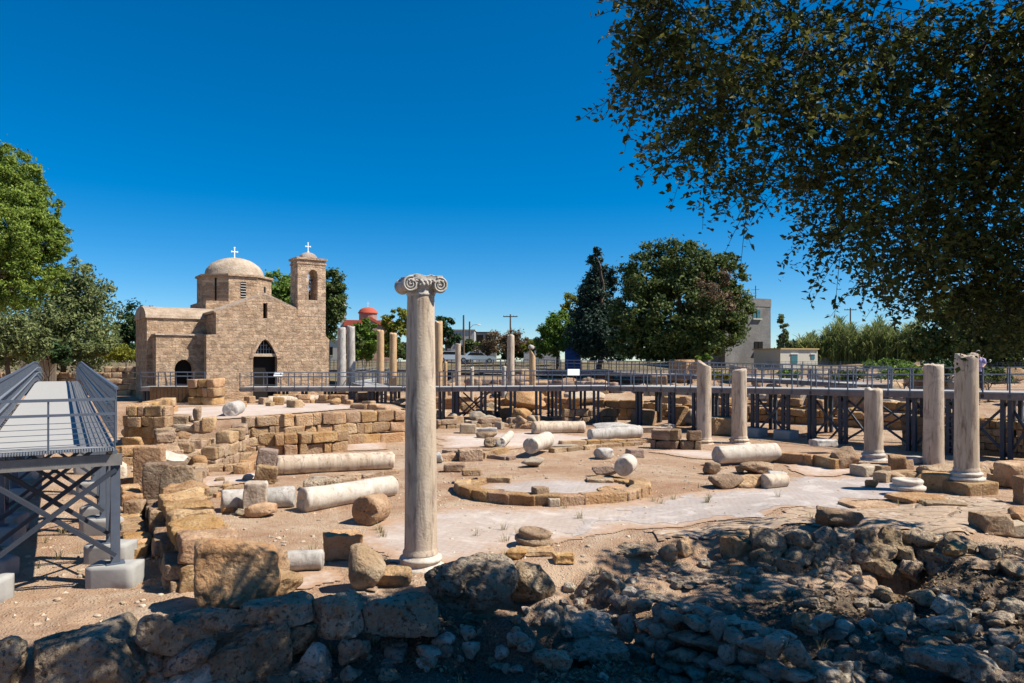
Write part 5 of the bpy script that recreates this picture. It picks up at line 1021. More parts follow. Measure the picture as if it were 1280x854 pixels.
def house(px0, px1, ytop, Y, mat, label, wins, name="house", roof=None):
    global s_, zb, e, L
    s_ = Y / F; e = empty(name, bp((px0 + px1) / 2, Y), label=label, cat="house"); zb = e.location.z; zt = L(0, ytop)[1]; W = (px1 - px0) * s_
    boxp("wall", e, (0, 3, zt / 2 - .3), (W, 6, zt + .6), mat); boxp("roof", e, (0, 3, zt + .08), (W + .3, 6.3, .18), roof or RENDG)
    for a, c_, d_, f_ in wins: A = L(a, f_); B = L(d_, c_); w_ = boxp("window", e, ((A[0] + B[0]) / 2, 0, (A[1] + B[1]) / 2), (B[0] - A[0], .12, B[1] - A[1]), DARK); boxp("frame", w_, ((A[0] + B[0]) / 2, -.04, A[1] - .06), (B[0] - A[0] + .2, .16, .1), RENDL)
    return e
house(556, 593, 413, 135, RENDG, "pale flat-roofed far house beside the utility pole", [(559, 428, 564, 436), (570, 424, 575, 430), (583, 424, 590, 431)])
house(594, 620, 416, 140, RENDER_, "dark open-fronted far building right of the pale house", [(596, 419, 604, 432), (607, 419, 617, 432)], roof=IRON)
house(655, 700, 425, 145, RENDG, "low far house hidden behind the dry bush", [(660, 430, 664, 436)])
house(130, 150, 432, 130, RENDL, "cream far house behind the yellow hedge", [(134, 436, 138, 442)], roof=TILE)
house(405, 428, 426, 110, RENDL, "white house wall between church and grey columns", [(412, 434, 416, 444)])
e = empty("blue_panel_fence", bp(716, 76), label="blue metal panel enclosure at the foot of the conifer", cat="fence"); s_ = 76 / F; zb = e.location.z; zt = L(0, 430)[1]; BL = m_plain("blue_sheet", (.02, .09, .32), .5, 0, .08, 4)
boxp("panel", e, (0, 0, zt / 2), (20 * s_, .06, zt), BL)
for k in (-1, 0, 1): boxp("post", e, (k * 9.5 * s_, .06, zt / 2), (.07, .07, zt + .1), IRON)
e = empty("panel_fence", bp(47, 63), label="faded pale timber fence panel above the left walkway", cat="fence"); s_ = 63 / F; zb = e.location.z; zt = L(0, 445)[1]; b = MB()
for k in range(16): b.box((-22 * s_ + k * 44 / 15 * s_, 0, zt / 2), (.17, .04, zt + .05 * (k % 3)))
b.build("boards", m_plain("faded_timber", (.40, .33, .26), .9, 0, .15, 5), e); boxp("rail", e, (0, .05, zt * .7), (46 * s_, .05, .1), FASC)
def mesh_fence(p0, p1, Y0, Y1, hgt, label, step=2.4):
    A = np.array(bp(p0, Y0)); B = np.array(bp(p1, Y1)); e = empty("wire_fence", tuple(A), label=label, cat="fence"); L_ = np.linalg.norm(B - A); n = int(L_ / step)
    for k in range(n + 1): q = A + (B - A) * k / n - A; b = MB(); b.box((q[0], q[1], q[2] + hgt / 2), (.06, .06, hgt)); b.build("post", STEEL, e)
    b = MB(); c = B - A
    for z_ in np.linspace(.1, hgt - .03, 8): b.beam((0, 0, z_), c + np.array([0, 0, z_]), .02, .02)
    for k in range(int(L_ / .35)): q = c * k / int(L_ / .35); b.beam(q, q + np.array([0, 0, hgt]), .015, .015)
    b.build("wire_panel", STEEL, e)
mesh_fence(-30, 182, 66, 68, 1.4, "dark wire fence along the hedge left of the church")
mesh_fence(545, 700, 80, 78, 1.5, "dark wire fence in front of the parked cars")
mesh_fence(960, 1290, 66, 50, 1.2, "dark wire fence below the reeds at right", 3)
def pole(px, ytop, Y, label, arm=0, lamp=0):
    e = empty("utility_pole", bp(px, Y), label=label, cat="pole"); zt = EYE - (ytop - HY) / F * Y - e.location.z; b = MB(); b.tube([(0, 0, -.3), (0, 0, zt)], [.17, .11], 10); b.build("post", BARK, e)
    if arm:
        b = MB(); b.box((0, 0, zt - .35), (2.2, .12, .14)); a = b.build("cross_arm", BARK, e)
        for k in (-1, -.5, .5, 1): b = MB(); b.lathe([(.03, 0), (.06, .04), (.05, .16), (.01, .18)], 8, Matrix.Translation((k, 0, zt - .28))); b.build("insulator", RENDG, a)
    if lamp: b = MB(); b.tube([(0, 0, zt - 1), (.5, 0, zt - .5), (1.1, 0, zt - .45)], .04, 6); l_ = b.build("lamp_arm", STEELL, e); b = MB(); v, q = rock_v((.55, .3, .16), 6, 1, .02, 3, 0); b.add(v + np.array([1.3, 0, zt - .47]), q); b.build("lamp_head", WHITE, l_, True)
pole(579.5, 394, 98, "dark utility pole with a street lamp beside the pale far house", 0, 0)
pole(587, 402, 104, "thin grey lamp post right of the dark utility pole", 0, 1)
pole(638, 393, 110, "wooden utility pole with a cross arm above the dry bush", 1)
pole(1063, 385, 130, "thin far pole rising over the reeds", 1)
def car(px, Y, rz, body, label):
    e = empty("parked_car", bp(px, Y), rz, label=label, cat="car", group="cars parked behind the far fence"); pr = [(-2.1, .35), (2.1, .35), (2.15, .75), (1.9, .86), (1.05, .95), (-1.75, 1.0), (-2.12, .9)]
    b = MB(); b.prism(pr, -.82, .82, fr_); bd = b.build("body", body, e); b = MB(); top = [(-1.75, .98), (1.05, .94), (.35, 1.42), (-1.2, 1.46)]; b.prism(top, -.7, .7, fr_); b.build("roof", body, e)
    for s2 in (-1, 1): b = MB(); b.prism([(-1.45, 1.02), (.75, 1.0), (.28, 1.36), (-1.1, 1.39)], s2 * .705, s2 * .715, fr_); b.build("side_window", DARK, e)
    for a in (-1.3, 1.3):
        for s2 in (-1, 1):
            b = MB(); b.tube([(a, s2 * .72, .32), (a, s2 * .86, .32)], .32, 16); wl_ = b.build("wheel", IRON, e); b = MB(); b.tube([(a, s2 * .85, .32), (a, s2 * .87, .32)], .19, 12); b.build("rim", STEELL, wl_)
car(566, 90, .1, m_plain("car_paint_pale", (.55, .62, .68), .3, 0, .02), "pale bluish car parked behind the fence, left of two")
car(598, 91, .15, m_plain("car_paint_grey", (.32, .40, .46), .3, 0, .02), "grey-blue car parked behind the fence, right of two")

# ---------------------------------------------------------------- near rubble
RN = [1000]
def rub(px, py, wp, hp, label, mat=LIMEG, rz=0., tilt=(0, 0), dep=.8, dz=0., n=20, k=4., rough=.22, cuts=5, **kw):
    n = int(n * 1.5)
    RN[0] += 1; x, y, z = gp(px, py); s = y / F; W = wp * s; H = max(.45 * hp * s, hp * s - W * dep * .75 * (py - HY) / F); v, q = rock_v((W * 1.1, W * dep * 1.1, H * 1.15), n, RN[0], rough, k, cuts)
    fine = np.stack([fbm(v * 5.5 + j * 5, RN[0], 4) for j in range(3)], 1) * .022 * min(1, W); pit = np.clip(fbm(v * 6.3 + 40, RN[0] + 5, 3) - .25, 0, 1)[:, None] * -.16 * min(W, .8); v = (v * (1 + pit / np.maximum(.15, np.linalg.norm(v, axis=1))[:, None]) + fine) @ rotm(tilt[0], tilt[1], rz).T; v[:, 2] -= v[:, 2].min() + H * .07
    return link_stone("boulder", v, q, mat, (x * (1 + W * dep * .45 / y), y + W * dep * .45, z + dz), label, "boulder", **kw)
def wallrock(px, top, bot, wp, label, mat=LIMEG, rz=.32, tilt=(0, 0), n=26, k=7., cuts=2, rough=.15, fwd=0., dep=.65):
    """a stone of the shaded wall: the wall line runs from (-7, 9.2) to (-2.6, 10.7)"""
    RN[0] += 1; kx = (px - CX) / F; Y = (9.2 + 7 * .341) / (1 - .341 * kx) - fwd; X = kx * Y; s_ = Y / F; W = wp * s_; H = (bot - top) * s_; zt = EYE - (top + 6 - HY) * s_
    v, q = rock_v((W * 1.06, max(.42, W * dep), H * 1.08), n * 2 if wp > 60 else int(n * 1.4), RN[0], rough, k, cuts); v = v + np.stack([fbm(v * 5.5 + j * 5, RN[0], 4) for j in range(3)], 1) * .022; pt = np.clip(fbm(v * 7.5 + 40, RN[0] + 5, 3) - .15, 0, 1)[:, None]; v = v * (1 - .22 * pt * np.array([.5, 1, .35]))
    v = v @ rotm(tilt[0], tilt[1], rz).T; return link_stone("boulder", v, q, mat, (X, Y + .15, zt - H / 2), label, "boulder")
W_R = wallrock
W_R(98, 782, 880, 156, "massive pitted block, biggest of the shaded wall at lower left", tilt=(0, -.10), n=34, k=10, rough=.10)
W_R(-14, 804, 880, 58, "dark block cut by the left edge beside the massive one", tilt=(0, -.05))
W_R(191, 768, 814, 42, "dark rounded stone wedged right of the massive block", k=4)
W_R(230, 766, 812, 66, "pale-topped oblong stone on the shaded wall", tilt=(0, -.12), k=8)
W_R(228, 808, 838, 72, "tilted long stone under the pale-topped one", tilt=(0, -.3), fwd=.12, k=5)
W_R(236, 836, 884, 58, "bluish shaded stone at the wall foot by the bottom edge", LIMEF, fwd=.25)
W_R(184, 812, 840, 26, "small chock stone between the massive block and the tilted one", k=4)
W_R(190, 842, 890, 34, "dark foot stone right of the massive block", k=4, fwd=.1)
W_R(309, 778, 862, 92, "big cracked block in the middle of the shaded wall", k=6, n=34, rough=.18, fwd=.1)
W_R(276, 758, 782, 48, "flat-topped grey stone left of the cracked block's top", k=8)
W_R(322, 751, 774, 46, "small flat stone lying behind the cracked block", k=7, fwd=-.1)
W_R(362, 744, 776, 54, "cleft oblong stone on the wall top", k=7, tilt=(0, -.05))
W_R(369, 780, 822, 40, "cubic stone right of the cracked block", rz=.6, k=9)
W_R(389, 808, 850, 46, "sharp five-sided stone low at the wall foot", LIMEF, .1, (.15, -.2), k=9, cuts=8, fwd=.35)
W_R(416, 740, 792, 70, "broad smooth-faced boulder at the wall's right end", rz=.1, k=5, fwd=.05)
W_R(440, 794, 830, 34, "dark lump at the foot of the broad smooth-faced boulder", rz=.1, k=4, fwd=.4)
W_R(350, 842, 890, 42, "shaded foot stone beneath the cubic one", k=5, fwd=.35)
W_R(300, 858, 900, 60, "broken stone at the bottom edge under the cracked block", k=5, fwd=.3)
W_R(501, 744, 792, 90, "wide low boulder with dappled top before the Ionic column", rz=.05, k=5, fwd=.1, n=30)
rub(590, 775, 106, 82, "great honeycombed boulder right of the Ionic column", LIMEG, .2, n=40, k=3.2, rough=.3)
rub(662, 762, 58, 58, "dark triangular boulder beside the honeycombed one", LIMEG, .4, n=28, k=3, rough=.2)
rub(735, 800, 66, 34, "long pale rock slab before the dry stone wall", LIMEF, .2, n=26)
rub(735, 832, 90, 44, "broad dark rock under the long pale slab", LIMEG, .1, n=28)
rub(690, 842, 44, 34, "rounded dark rock left of the broad one", LIMEG, .1, n=20)
rub(770, 786, 30, 22, "round grey cobble at the right tip of the long pale slab", LIMEF, .1, n=16)
rub(1190, 866, 100, 60, "great smooth sloping boulder near the bottom right", LIMEF, -.3, (.1, .3), n=30, k=4)
rub(1040, 868, 74, 52, "light angular boulder at the bottom, left of the great smooth one", LIMEF, .2, n=26, k=5)
rub(1180, 795, 46, 26, "broad blue-grey stone above the great smooth boulder", LIMEF, .1, n=20)
rub(1262, 775, 32, 28, "egg-shaped stone at the right of the dark pit", LIMEF, .1, n=18, k=2.6)
rub(950, 808, 52, 24, "pale striped stone capping the corner of the dry stone wall", LIMEG, .2, (0, .12), n=22, k=5)
rub(870, 738, 62, 14, "flat slab on the terrace behind the wall top", LIMEG, .1, n=18)
rub(920, 700, 34, 30, "upright rosy rock on the sunlit terrace edge", LIMEO, .2, n=18)
rub(855, 700, 18, 26, "standing ochre stone at the terrace edge", LIMEO, .2, n=16)
rub(838, 702, 24, 22, "ochre stone with a hollow beside the standing one", LIMEO, .2, n=16)
rub(792, 700, 52, 17, "low shaded kerb rock at the pavement edge", LIMEG, .1, n=20)
rub(930, 690, 66, 26, "rough honey-coloured ledge rock above the rosy one", LIME, -.1, n=24, rough=.3)
rub(1000, 690, 48, 22, "pale rounded block in the back bank of the terrace", LIMEG, .05, n=20, k=5)
rub(1040, 706, 34, 28, "dark squared stone in the terrace back bank", LIMEG, .05, n=18, k=6)
rub(1070, 716, 32, 26, "grey cut stone at the foot of the terrace back bank", LIMEF, .05, n=18, k=7)
rub(1145, 712, 74, 46, "large shaded block below the bedrock paving", LIMEG, .05, n=28, k=6, dz=-.3)
rub(1090, 708, 40, 40, "shaggy dark block left of the large shaded one", LIMEG, .05, n=22, k=4, dz=-.25)
rub(1230, 716, 110, 30, "broad sunlit bedrock ledge at the right edge", LIME, .05, n=30, k=5, dep=.9)
rub(1195, 702, 30, 22, "reddish broken stone left of the sunlit ledge", LIMEO, .5, n=18)
G1 = "small stones of the shaded rubble"
lab = "small rough stone loose in the shaded foreground rubble"
g_ = np.random.default_rng(5); cnt = 0
zones = [((420, 790), (700, 854), 46, 10, 34), ((700, 720), (800, 780), 26, 8, 22), ((640, 740), (780, 860), 26, 10, 26), ((1000, 740), (1280, 860), 105, 10, 38), ((820, 715), (1040, 770), 26, 8, 26), ((180, 800), (430, 854), 10, 10, 24), ((880, 690), (1200, 730), 26, 8, 22)]
pool = []
for j in range(14):
    RN[0] += 1; v, q = rock_v((1, g_.uniform(.7, 1), g_.uniform(.5, .8)), 11, RN[0], .2, g_.uniform(2.6, 6), 6); v += np.stack([fbm(v * 6 + k * 5, j, 2) for k in range(3)], 1) * .02; b = MB(); b.add(v, q); pool.append((v, q))
for (x0_, y0_), (x1_, y1_), nn, s0, s1 in zones:
    for _ in range(nn):
        px_, py_ = g_.uniform(x0_, x1_), g_.uniform(y0_, y1_); wp = s0 + (s1 - s0) * g_.random()**1.8; x, y, z = gp(px_, py_); s = wp * y / F; v, q = pool[g_.integers(len(pool))]
        vv = (v * s) @ rotm(g_.uniform(-.3, .3), g_.uniform(-.3, .3), g_.uniform(0, 6.3)).T
        link_stone("rubble_stone", vv, q, LIMEF if g_.random() < .55 else LIMEG, (x, y, z + s * .16), lab, "stone", G1); cnt += 1
# dry stone retaining wall: small stones laid on the bank
b = MB(); A = np.array([2.05, 13.3]); Bq = np.array([4.15, 11.0]); c0 = np.array([A[0], A[1], -.8]); t = (Bq - A); LL = np.linalg.norm(t); t /= LL; nv = np.array([t[1], -t[0]]) * -1.
nv = np.array([-.74, -.67]); zz = -1.45; row = 0
while zz < -.28:
    x = -.15; hh = g_.uniform(.18, .32)
    while x < LL + .2:
        w_ = g_.uniform(.2, .5); j = g_.integers(len(pool)); v, q = pool[j]; m = A + t * (x + w_ / 2) + nv * (.42 * (-.28 - zz) / 1.2 + g_.normal(0, .04))
        b.add((v * np.array([w_ * 1.12, .42, hh * 1.45])) @ rotm(g_.uniform(-.2, .2), g_.uniform(-.25, .25), math.atan2(t[1], t[0]) + g_.uniform(-.2, .2)).T + np.array([m[0], m[1], zz + hh / 2 + g_.normal(0, .02)]) - c0, q); x += w_
    zz += hh * .88
for x in np.arange(0, LL, .3):
    m = A + t * x - nv * .25; v, q = pool[g_.integers(len(pool))]; b.add((v * np.array([.42, .4, .22])) @ rotm(0, 0, g_.uniform(0, 6)).T + np.array([m[0], m[1], -.3]) - c0, q)
o = b.build("dry_stone_wall", LIMEF, None, True); o.location = c0; tag(o, "curved dry stone wall of small grey fieldstones at the bottom centre", "wall")
b = MB(); c0 = np.array([4.08, 15.3, -.3]); PB = [(5.0, 15.2), (5.4, 15.1), (5.95, 15.0), (7.7, 15.15), (8.7, 15.0), (9.3, 14.3)]
for row, zz in enumerate((-.5, -.24, .02)):
    s0 = .1 * row
    while s0 < 5.1:
        w_ = g_.uniform(.38, .8); q_, t_ = along([(a_, c_, 0) for a_, c_ in PB], s0 + w_ / 2); v, q = rock_v((w_ * 1.1, .6, g_.uniform(.36, .5)), 14, int(s0 * 100) + row, .2, g_.uniform(3.5, 7), 5); v += np.stack([fbm(v * 6 + k * 5, row + int(s0 * 10), 3) for k in range(3)], 1) * .03
        b.add(v @ rotm(g_.normal(0, .08), g_.normal(0, .08), math.atan2(t_[1], t_[0]) + g_.normal(0, .1)).T + np.array([q_[0], q_[1] + .18 * row, zz + .16]) - c0, q); s0 += w_
o = b.build("boulder_wall", LIMEG, None, True); o.location = c0; tag(o, "rough bank of big weathered stones behind the shaded terrace", "wall")
# gravel and leaf litter: too many to count
b = MB(); n = 5200; Yg = 8 + 24 * g_.random(n)**1.3; Xg = (g_.uniform(-60, 1340, n) - CX) / F * Yg; Zg = h_np(Xg, Yg); tv = np.array([(1, 0, 0), (-.5, .87, 0), (-.5, -.87, 0), (.1, .05, .8)]); s = .012 + .05 * g_.random(n)**4; a = g_.uniform(0, 6.3, n)
Rv = np.stack([np.cos(a)[:, None] * tv[:, 0] - np.sin(a)[:, None] * tv[:, 1], np.sin(a)[:, None] * tv[:, 0] + np.cos(a)[:, None] * tv[:, 1], np.broadcast_to(tv[:, 2], (n, 4))], 2) * (s[:, None, None] * g_.uniform(.6, 1.3, (n, 1, 3)))
b.add((Rv + np.stack([Xg, Yg, Zg], 1)[:, None, :]).reshape(-1, 3), (np.arange(n) * 4)[:, None, None] + np.array([[0, 1, 3], [1, 2, 3], [2, 0, 3]])[None]) if False else None
F3 = ((np.arange(n) * 4)[:, None, None] + np.array([[0, 1, 3], [1, 2, 3], [2, 0, 3]])[None]).reshape(-1, 3); b.add((Rv + np.stack([Xg, Yg, Zg], 1)[:, None, :]).reshape(-1, 3), F3); tag(b.build("gravel", LIMEP), "loose gravel scattered over the court", None, None, "stuff")
b = MB(); n = 1500; Yg = 11 + 26 * g_.random(n)**1.2; Xg = (g_.uniform(-20, 1300, n) - CX) / F * Yg; kp = vn(np.stack([Xg, Yg, Xg * 0], 1) * .35, 61) > -.1; Xg, Yg = Xg[kp], Yg[kp]; Zg = h_np(Xg, Yg)
for i in range(len(Xg)): v, q = rock_v((1, .8, .5), 2, i % 40, .15, 3, 3); v = v * g_.uniform(.05, .15) @ rotm(0, 0, g_.uniform(0, 6)).T; b.add(v + np.array([Xg[i], Yg[i], Zg[i] + .01]), q)
tag(b.build("stone_chips", LIMEP), "fist-sized chips of tan stone strewn over the court", None, None, "stuff")
n = 16000; Yl = g_.uniform(7, 15, n); Xl = (g_.uniform(380, 1300, n) - CX) / F * Yl; keep = (Yl < 12 + .3 * np.maximum(Xl, 0)) & (vn(np.stack([Xl, Yl, Xl * 0], 1) * .9, 44) > -.25); Xl, Yl = Xl[keep], Yl[keep]; n = len(Xl); Zl = h_np(Xl, Yl) + g_.uniform(.01, .05, n)
nr = g_.normal(size=(n, 3)) * .5 + np.array([0, 0, 1.]); nr /= np.linalg.norm(nr, axis=1)[:, None]; tt = np.cross(nr, g_.normal(size=(n, 3))); tt /= np.linalg.norm(tt, axis=1)[:, None]; uu = np.cross(nr, tt); s = g_.uniform(.03, .075, n)[:, None]; P = np.stack([Xl, Yl, Zl], 1)
b = MB(); b.add(np.stack([P - tt * s, P + uu * s * .45 + nr * s * .3, P + tt * s, P - uu * s * .45], 1).reshape(-1, 3), np.arange(4 * n).reshape(n, 4)); tag(b.build("leaf_litter", m_leaf("dead_leaves", (.10, .065, .035), (.21, .14, .08), (.38, .28, .17), .1)), "dead leaves littering the shaded ground", None, None, "stuff")

b = MB(); n = 150; Yw = g_.uniform(8.5, 24, n); Xw = (g_.uniform(-40, 1300, n) - CX) / F * Yw; kp = vn(np.stack([Xw, Yw, Xw * 0], 1) * .6, 91) > -.05; Xw, Yw = Xw[kp], Yw[kp]; Zw = h_np(Xw, Yw)
for x_, y_, z_ in zip(Xw, Yw, Zw):
    for _ in range(g_.integers(10, 34)):
        a_ = g_.uniform(0, 6.3); l_ = g_.uniform(.06, .26); o_ = np.array([math.cos(a_), math.sin(a_), 0]); p_ = np.array([x_, y_, z_]) + o_ * g_.uniform(0, .1); w_ = np.array([-o_[1], o_[0], 0]) * .006; m_ = p_ + o_ * l_ * .25 + np.array([0, 0, l_ * .65]); b.add([p_ - w_, p_ + w_, m_ + w_ * .7, m_ - w_ * .7, p_ + o_ * l_ * .7 + np.array([0, 0, l_])], [(0, 1, 2, 3)]); b.f.append((np.array([[b.n - 2, b.n - 3, b.n - 1]]), 0))
tag(b.build("dry_weeds", m_leaf("dry_grass", (.16, .13, .06), (.28, .23, .11), (.42, .36, .19), .3)), "sparse dry weeds between the stones", None, None, "stuff")
# ---------------------------------------------------------------- great tree over the camera
base = np.array([8.2, 3.2, h(8.2, 3.2)]); e = empty("carob_tree", tuple(base), label="large spreading tree whose dark leafy boughs hang over the upper right", cat="tree")
B_ = lambda px, py, Y, r, rz=None, ry=1.4: (np.array(upd(px, py, Y)), (r, ry, rz or r))
vis = [B_(860, 60, 9.5, .95), B_(810, 40, 9.5, .5, .5), B_(960, 100, 9.5, 1.15, 1.05), B_(880, 150, 9.2, .5, .45), B_(1060, 60, 9.8, 1.3, 1.2), B_(1000, 190, 9.6, .85, .7), B_(1080, 200, 10, 1.15, .95), B_(1180, 130, 10, 1.3, 1.3), B_(1260, 60, 9.5, 1.2, 1.2),
       B_(1060, 290, 10, .6, .6), B_(1130, 290, 10.5, .95, .85), B_(1220, 250, 10.5, 1.2, 1.1), B_(1290, 170, 10, 1.2, 1.3), B_(1180, 350, 11, .8, .7), B_(1250, 348, 11, 1.0, .8), B_(1300, 320, 10.5, 1.0, 1.1), B_(1262, 388, 11.5, .42, .32), B_(1300, 398, 11, .65, .42),
       B_(1090, 350, 10.3, .3, .25, .5), B_(862, 190, 9, .36, .22, .35), B_(838, 212, 9, .28, .1, .25), B_(800, 100, 9.2, .4, .3, .4), B_(785, 130, 9.2, .3, .14, .3), B_(850, 180, 9.1, .35, .25, .4), B_(925, 240, 9.4, .35, .25, .5), B_(1330, 120, 9.5, 1.3, 1.6)]
hid = [((14.5, 10.3, 8.6), (2.2, 2, 1.8)), ((15.2, 12.2, 8), (2, 1.8, 1.6)), ((13, 8.5, 9.8), (2.4, 2, 1.5)), ((6.3, 10.2, 11.4), (1.6, .9, .7)), ((-.8, 7.7, 10.4), (1.6, 1.1, .8)), ((1.6, 8.0, 10.8), (1.8, 1.2, .9)), ((4.2, 8.8, 11.2), (2.1, 1.3, 1.0)), ((7.2, 9.2, 11.6), (2.4, 1.6, 1.1)), ((10, 10.8, 10.6), (2.4, 1.7, 1.5)), ((4, 7.6, 10.6), (2.3, 1.4, .9)), ((7.5, 7.8, 9.2), (2.2, 1.8, 1.3)), ((11.2, 9.8, 8), (2.2, 2.6, 2)), ((11.8, 12.6, 7.6), (1.9, 1.9, 2)), ((1, 7.4, 9.8), (1.8, 1.2, .8)), ((-2.4, 7.2, 9.6), (1.3, 1.0, .7)), ((7, 4, 9.5), (3, 2.6, 1.4)), ((10.5, 5, 8.5), (2.6, 3, 1.8)), ((-3.5, 5.9, 8.8), (1.6, 1.3, .7)), ((11.6, 13.6, 9.2), (2.2, 2.0, 1.6)), ((12.2, 13.0, 10.8), (2, 1.6, 1)), ((13, 15, 8.4), (1.8, 1.4, 1.6))]
rel = lambda L_: [(np.array(c) - base, r) for c, r in L_]
b = MB(); LS = 1.
def sprays(bl, n, per, size, seed, tw):
    """drooping twigs through the blobs, leaves set alternately along each"""
    g = np.random.default_rng(seed); vol = np.array([np.prod(r)**.6 for c, r in bl]); j = g.choice(len(bl), n, p=vol / vol.sum()); C = np.array([c for c, r in bl])[j]; RR = np.array([r for c, r in bl])[j]
    d = g.normal(size=(n, 3)); d /= np.linalg.norm(d, axis=1)[:, None]; P0 = C + d * RR * (g.random(n)**.45)[:, None] * .78 + np.array([.12, 0, .12]); ln = g.uniform(.35, .85, n)
    dirv = d * .7 + g.normal(size=(n, 3)) * .45 + np.array([-.2, -.05, -.25]); dirv /= np.linalg.norm(dirv, axis=1)[:, None]
    for i in range(0, n):
        if i % 2 == 0: t = np.linspace(-.5, 1, 6)[:, None]; tw.tube(P0[i] + dirv[i] * ln[i] * t + np.array([0, 0, -.28 * ln[i]]) * t * np.abs(t), np.linspace(.007, .0025, 6), 4, 1, False)
    i = np.repeat(np.arange(n), per); t = np.tile(np.linspace(.05, 1, per), n) + g.normal(0, .03, n * per); P = P0[i] + dirv[i] * (ln[i] * t)[:, None]; P[:, 2] -= .28 * ln[i] * t * t
    m = len(P); nr = g.normal(size=(m, 3)) * .6 + np.array([.1, -.2, .8]); nr /= np.linalg.norm(nr, axis=1)[:, None]; td = dirv[i] * .5 + g.normal(size=(m, 3)) * .8; td -= nr * (td * nr).sum(1)[:, None]; td /= np.linalg.norm(td, axis=1)[:, None]; u = np.cross(nr, td)
    s_ = size * g.uniform(.55, 1.35, m)[:, None]; P = P + td * s_ * .55; w_ = s_ * g.uniform(.24, .36, m)[:, None]
    V = np.stack([P - td * s_ * .5, P + u * w_ - td * s_ * .05 + nr * s_ * .08, P + td * s_ * .5 - nr * s_ * .06, P - u * w_ - td * s_ * .05 + nr * s_ * .08], 1).reshape(-1, 3); return V, np.arange(4 * m).reshape(m, 4)
TW = MB(); V1, Q1 = sprays(rel(vis), 3300, 16, .095, 31, TW); b.add(V1, Q1)
V2, Q2 = leaves(rel(hid), 19000, .22, 32, clump=.3, shell=.25, asp=.6, kpc=60); b.add(V2, Q2)
CB = b
b = MB(); tp = limb(b, (0, 0, -.5), (-.3, 1.2, 3.6), .42, .32, 1, 9, .08); fork = tp[-1]
fork = limb(b, fork, np.array([9.4, 6.2, 10.6]) - base, .3, .2, 2, 8, .06)[-1]
for i, (c, r) in enumerate(rel([vis[7], vis[11], hid[2], hid[3], hid[6], hid[7], hid[8], hid[5], vis[12], hid[11]])):
    pts = limb(b, fork, c, .032, .01, 40 + i, 14, .22)
    for j in range(4, 12, 2):
        d = np.array([g_.normal(), g_.normal(), g_.normal() - .3]); limb(b, pts[j], pts[j] + d / np.linalg.norm(d) * g_.uniform(.7, 1.6), .02, .006, 100 + i * 13 + j, 7, .4)
b.build("trunk", BARKD, e, True)
tb = TW
CB.v.append(np.concatenate(tb.v)); CB.f += [(f + CB.n, 1) for f, m in tb.f]; CB.n += tb.n
CB.build("crown", [LEAF_FIG, BARKD], e)

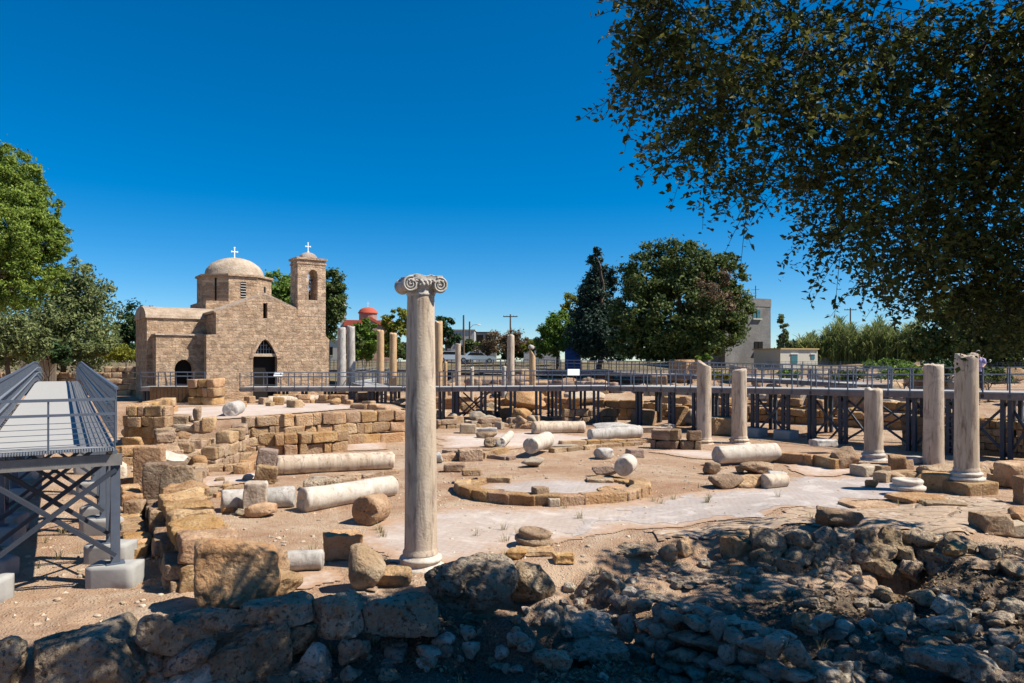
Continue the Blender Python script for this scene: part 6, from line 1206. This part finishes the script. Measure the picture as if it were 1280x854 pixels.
# ---------------------------------------------------------------- visitor on the right walkway
def person(loc, rz):
    e = empty("person", loc, rz, label="bending visitor in a lilac shirt and dark trousers at the right walkway rail", cat="person")
    J = {'pelvis': (0, 0, .92, .13), 'waist': (0, -.06, 1.08, .125), 'chest': (0, -.17, 1.28, .15), 'neck': (0, -.27, 1.44, .06), 'head0': (0, -.32, 1.50, .07), 'head1': (0, -.37, 1.60, .088), 'head2': (0, -.38, 1.67, .06)}
    E = [('pelvis', 'waist'), ('waist', 'chest'), ('chest', 'neck'), ('neck', 'head0'), ('head0', 'head1'), ('head1', 'head2')]
    for s, n in ((-1, 'l'), (1, 'r')):
        J.update({n + 'hip': (s * .1, 0, .86, .095), n + 'knee': (s * .11, -.03 - .05 * s, .48, .06), n + 'ank': (s * .12, .04 - .1 * s, .09, .042), n + 'toe': (s * .14, -.12 - .1 * s, .04, .036),
                  n + 'sho': (s * .19, -.2, 1.36, .06), n + 'elb': (s * .24, -.36, 1.14, .042), n + 'wri': (s * .18, -.56, 1.04, .03), n + 'palm': (s * .17, -.63, 1.03, .034)})
        E += [('pelvis', n + 'hip'), (n + 'hip', n + 'knee'), (n + 'knee', n + 'ank'), (n + 'ank', n + 'toe'), ('chest', n + 'sho'), (n + 'sho', n + 'elb'), (n + 'elb', n + 'wri'), (n + 'wri', n + 'palm')]
        for k in range(4): J[f'{n}f{k}'] = (s * .17 + (k - 1.5) * .022, -.70 + .006 * abs(k - 1.5), 1.01, .009); J[f'{n}g{k}'] = (s * .17 + (k - 1.5) * .024, -.73, .975, .008); E += [(n + 'palm', f'{n}f{k}'), (f'{n}f{k}', f'{n}g{k}')]
        J[n + 'th'] = (s * .17 - s * .05, -.65, 1.0, .010); E.append((n + 'palm', n + 'th'))
    ks = list(J); me = bpy.data.meshes.new("body"); me.from_pydata([J[k][:3] for k in ks], [(ks.index(a), ks.index(c)) for a, c in E], []); o = bpy.data.objects.new("body", me); COL.objects.link(o); o.parent = e
    m = o.modifiers.new("skin", 'SKIN'); m.use_smooth_shade = True
    for i, k in enumerate(ks): me.skin_vertices[0].data[i].radius = (J[k][3],) * 2; me.skin_vertices[0].data[i].use_root = (i == 0)
    sb = o.modifiers.new("sub", 'SUBSURF'); sb.levels = sb.render_levels = 1; me.materials.append(m_plain("skin", (.42, .26, .18), .6, 0, .03))
    def wear(name, path, rs, mat):
        b = MB(); b.tube(path, rs, 14); return b.build(name, mat, e, True)
    sh = m_plain("lilac_cloth", (.36, .31, .50), .9); tr = m_plain("dark_cloth", (.03, .03, .04), .9)
    wear("shirt", [(0, 0, .86), (0, -.04, 1.0), (0, -.1, 1.14), (0, -.18, 1.28), (0, -.23, 1.38), (0, -.265, 1.43)], [.165, .165, .17, .19, .16, .075], sh)
    for s in (-1, 1):
        wear("sleeve", [(s * .14, -.2, 1.36), (s * .2, -.22, 1.33), (s * .24, -.34, 1.16)], [.07, .072, .06], sh)
        wear("trouser_leg", [(s * .08, 0, .96), (s * .1, 0, .84), (s * .11, -.03 - .05 * s, .48), (s * .12, .04 - .1 * s, .1)], [.12, .112, .08, .065], tr)
        v, q = rock_v((.1, .27, .1), 6, 3, .02, 3, 0); b = MB(); b.add(v + np.array([s * .13, -.04 - .1 * s, .05]), q); b.build("shoe", IRON, e, True)
    v, q = rock_v((.2, .22, .17), 8, 3, .05, 2.3, 0); b = MB(); b.add(v + np.array([0, -.35, 1.665]), q); b.build("hair", m_plain("grey_hair", (.25, .22, .19), .9), e, True)
    b = MB()
    for s in (-1, 1): v, q = rock_v((.022, .02, .014), 3, 1, 0, 2, 0); b.add(v + np.array([s * .032, -.465, 1.61]), q)
    b.build("eyes", IRON, e, True); v, q = rock_v((.03, .05, .05), 4, 1, 0, 2, 0); b = MB(); b.add(v + np.array([0, -.475, 1.585]), q); b.build("nose", bpy.data.materials["skin"], e, True)
    b = MB(); b.box((0, -.455, 1.545), (.05, .015, .01)); b.build("mouth", m_plain("lips", (.3, .12, .1), .6), e)
    for s in (-1, 1): v, q = rock_v((.02, .05, .07), 4, 1, 0, 2, 0); b = MB(); b.add(v + np.array([s * .093, -.36, 1.6]), q); b.build("ear", bpy.data.materials["skin"], e, True)
    return e
q = upd(1231, 491, 30.6); person((q[0], 31.0, 2.74), R(-35))
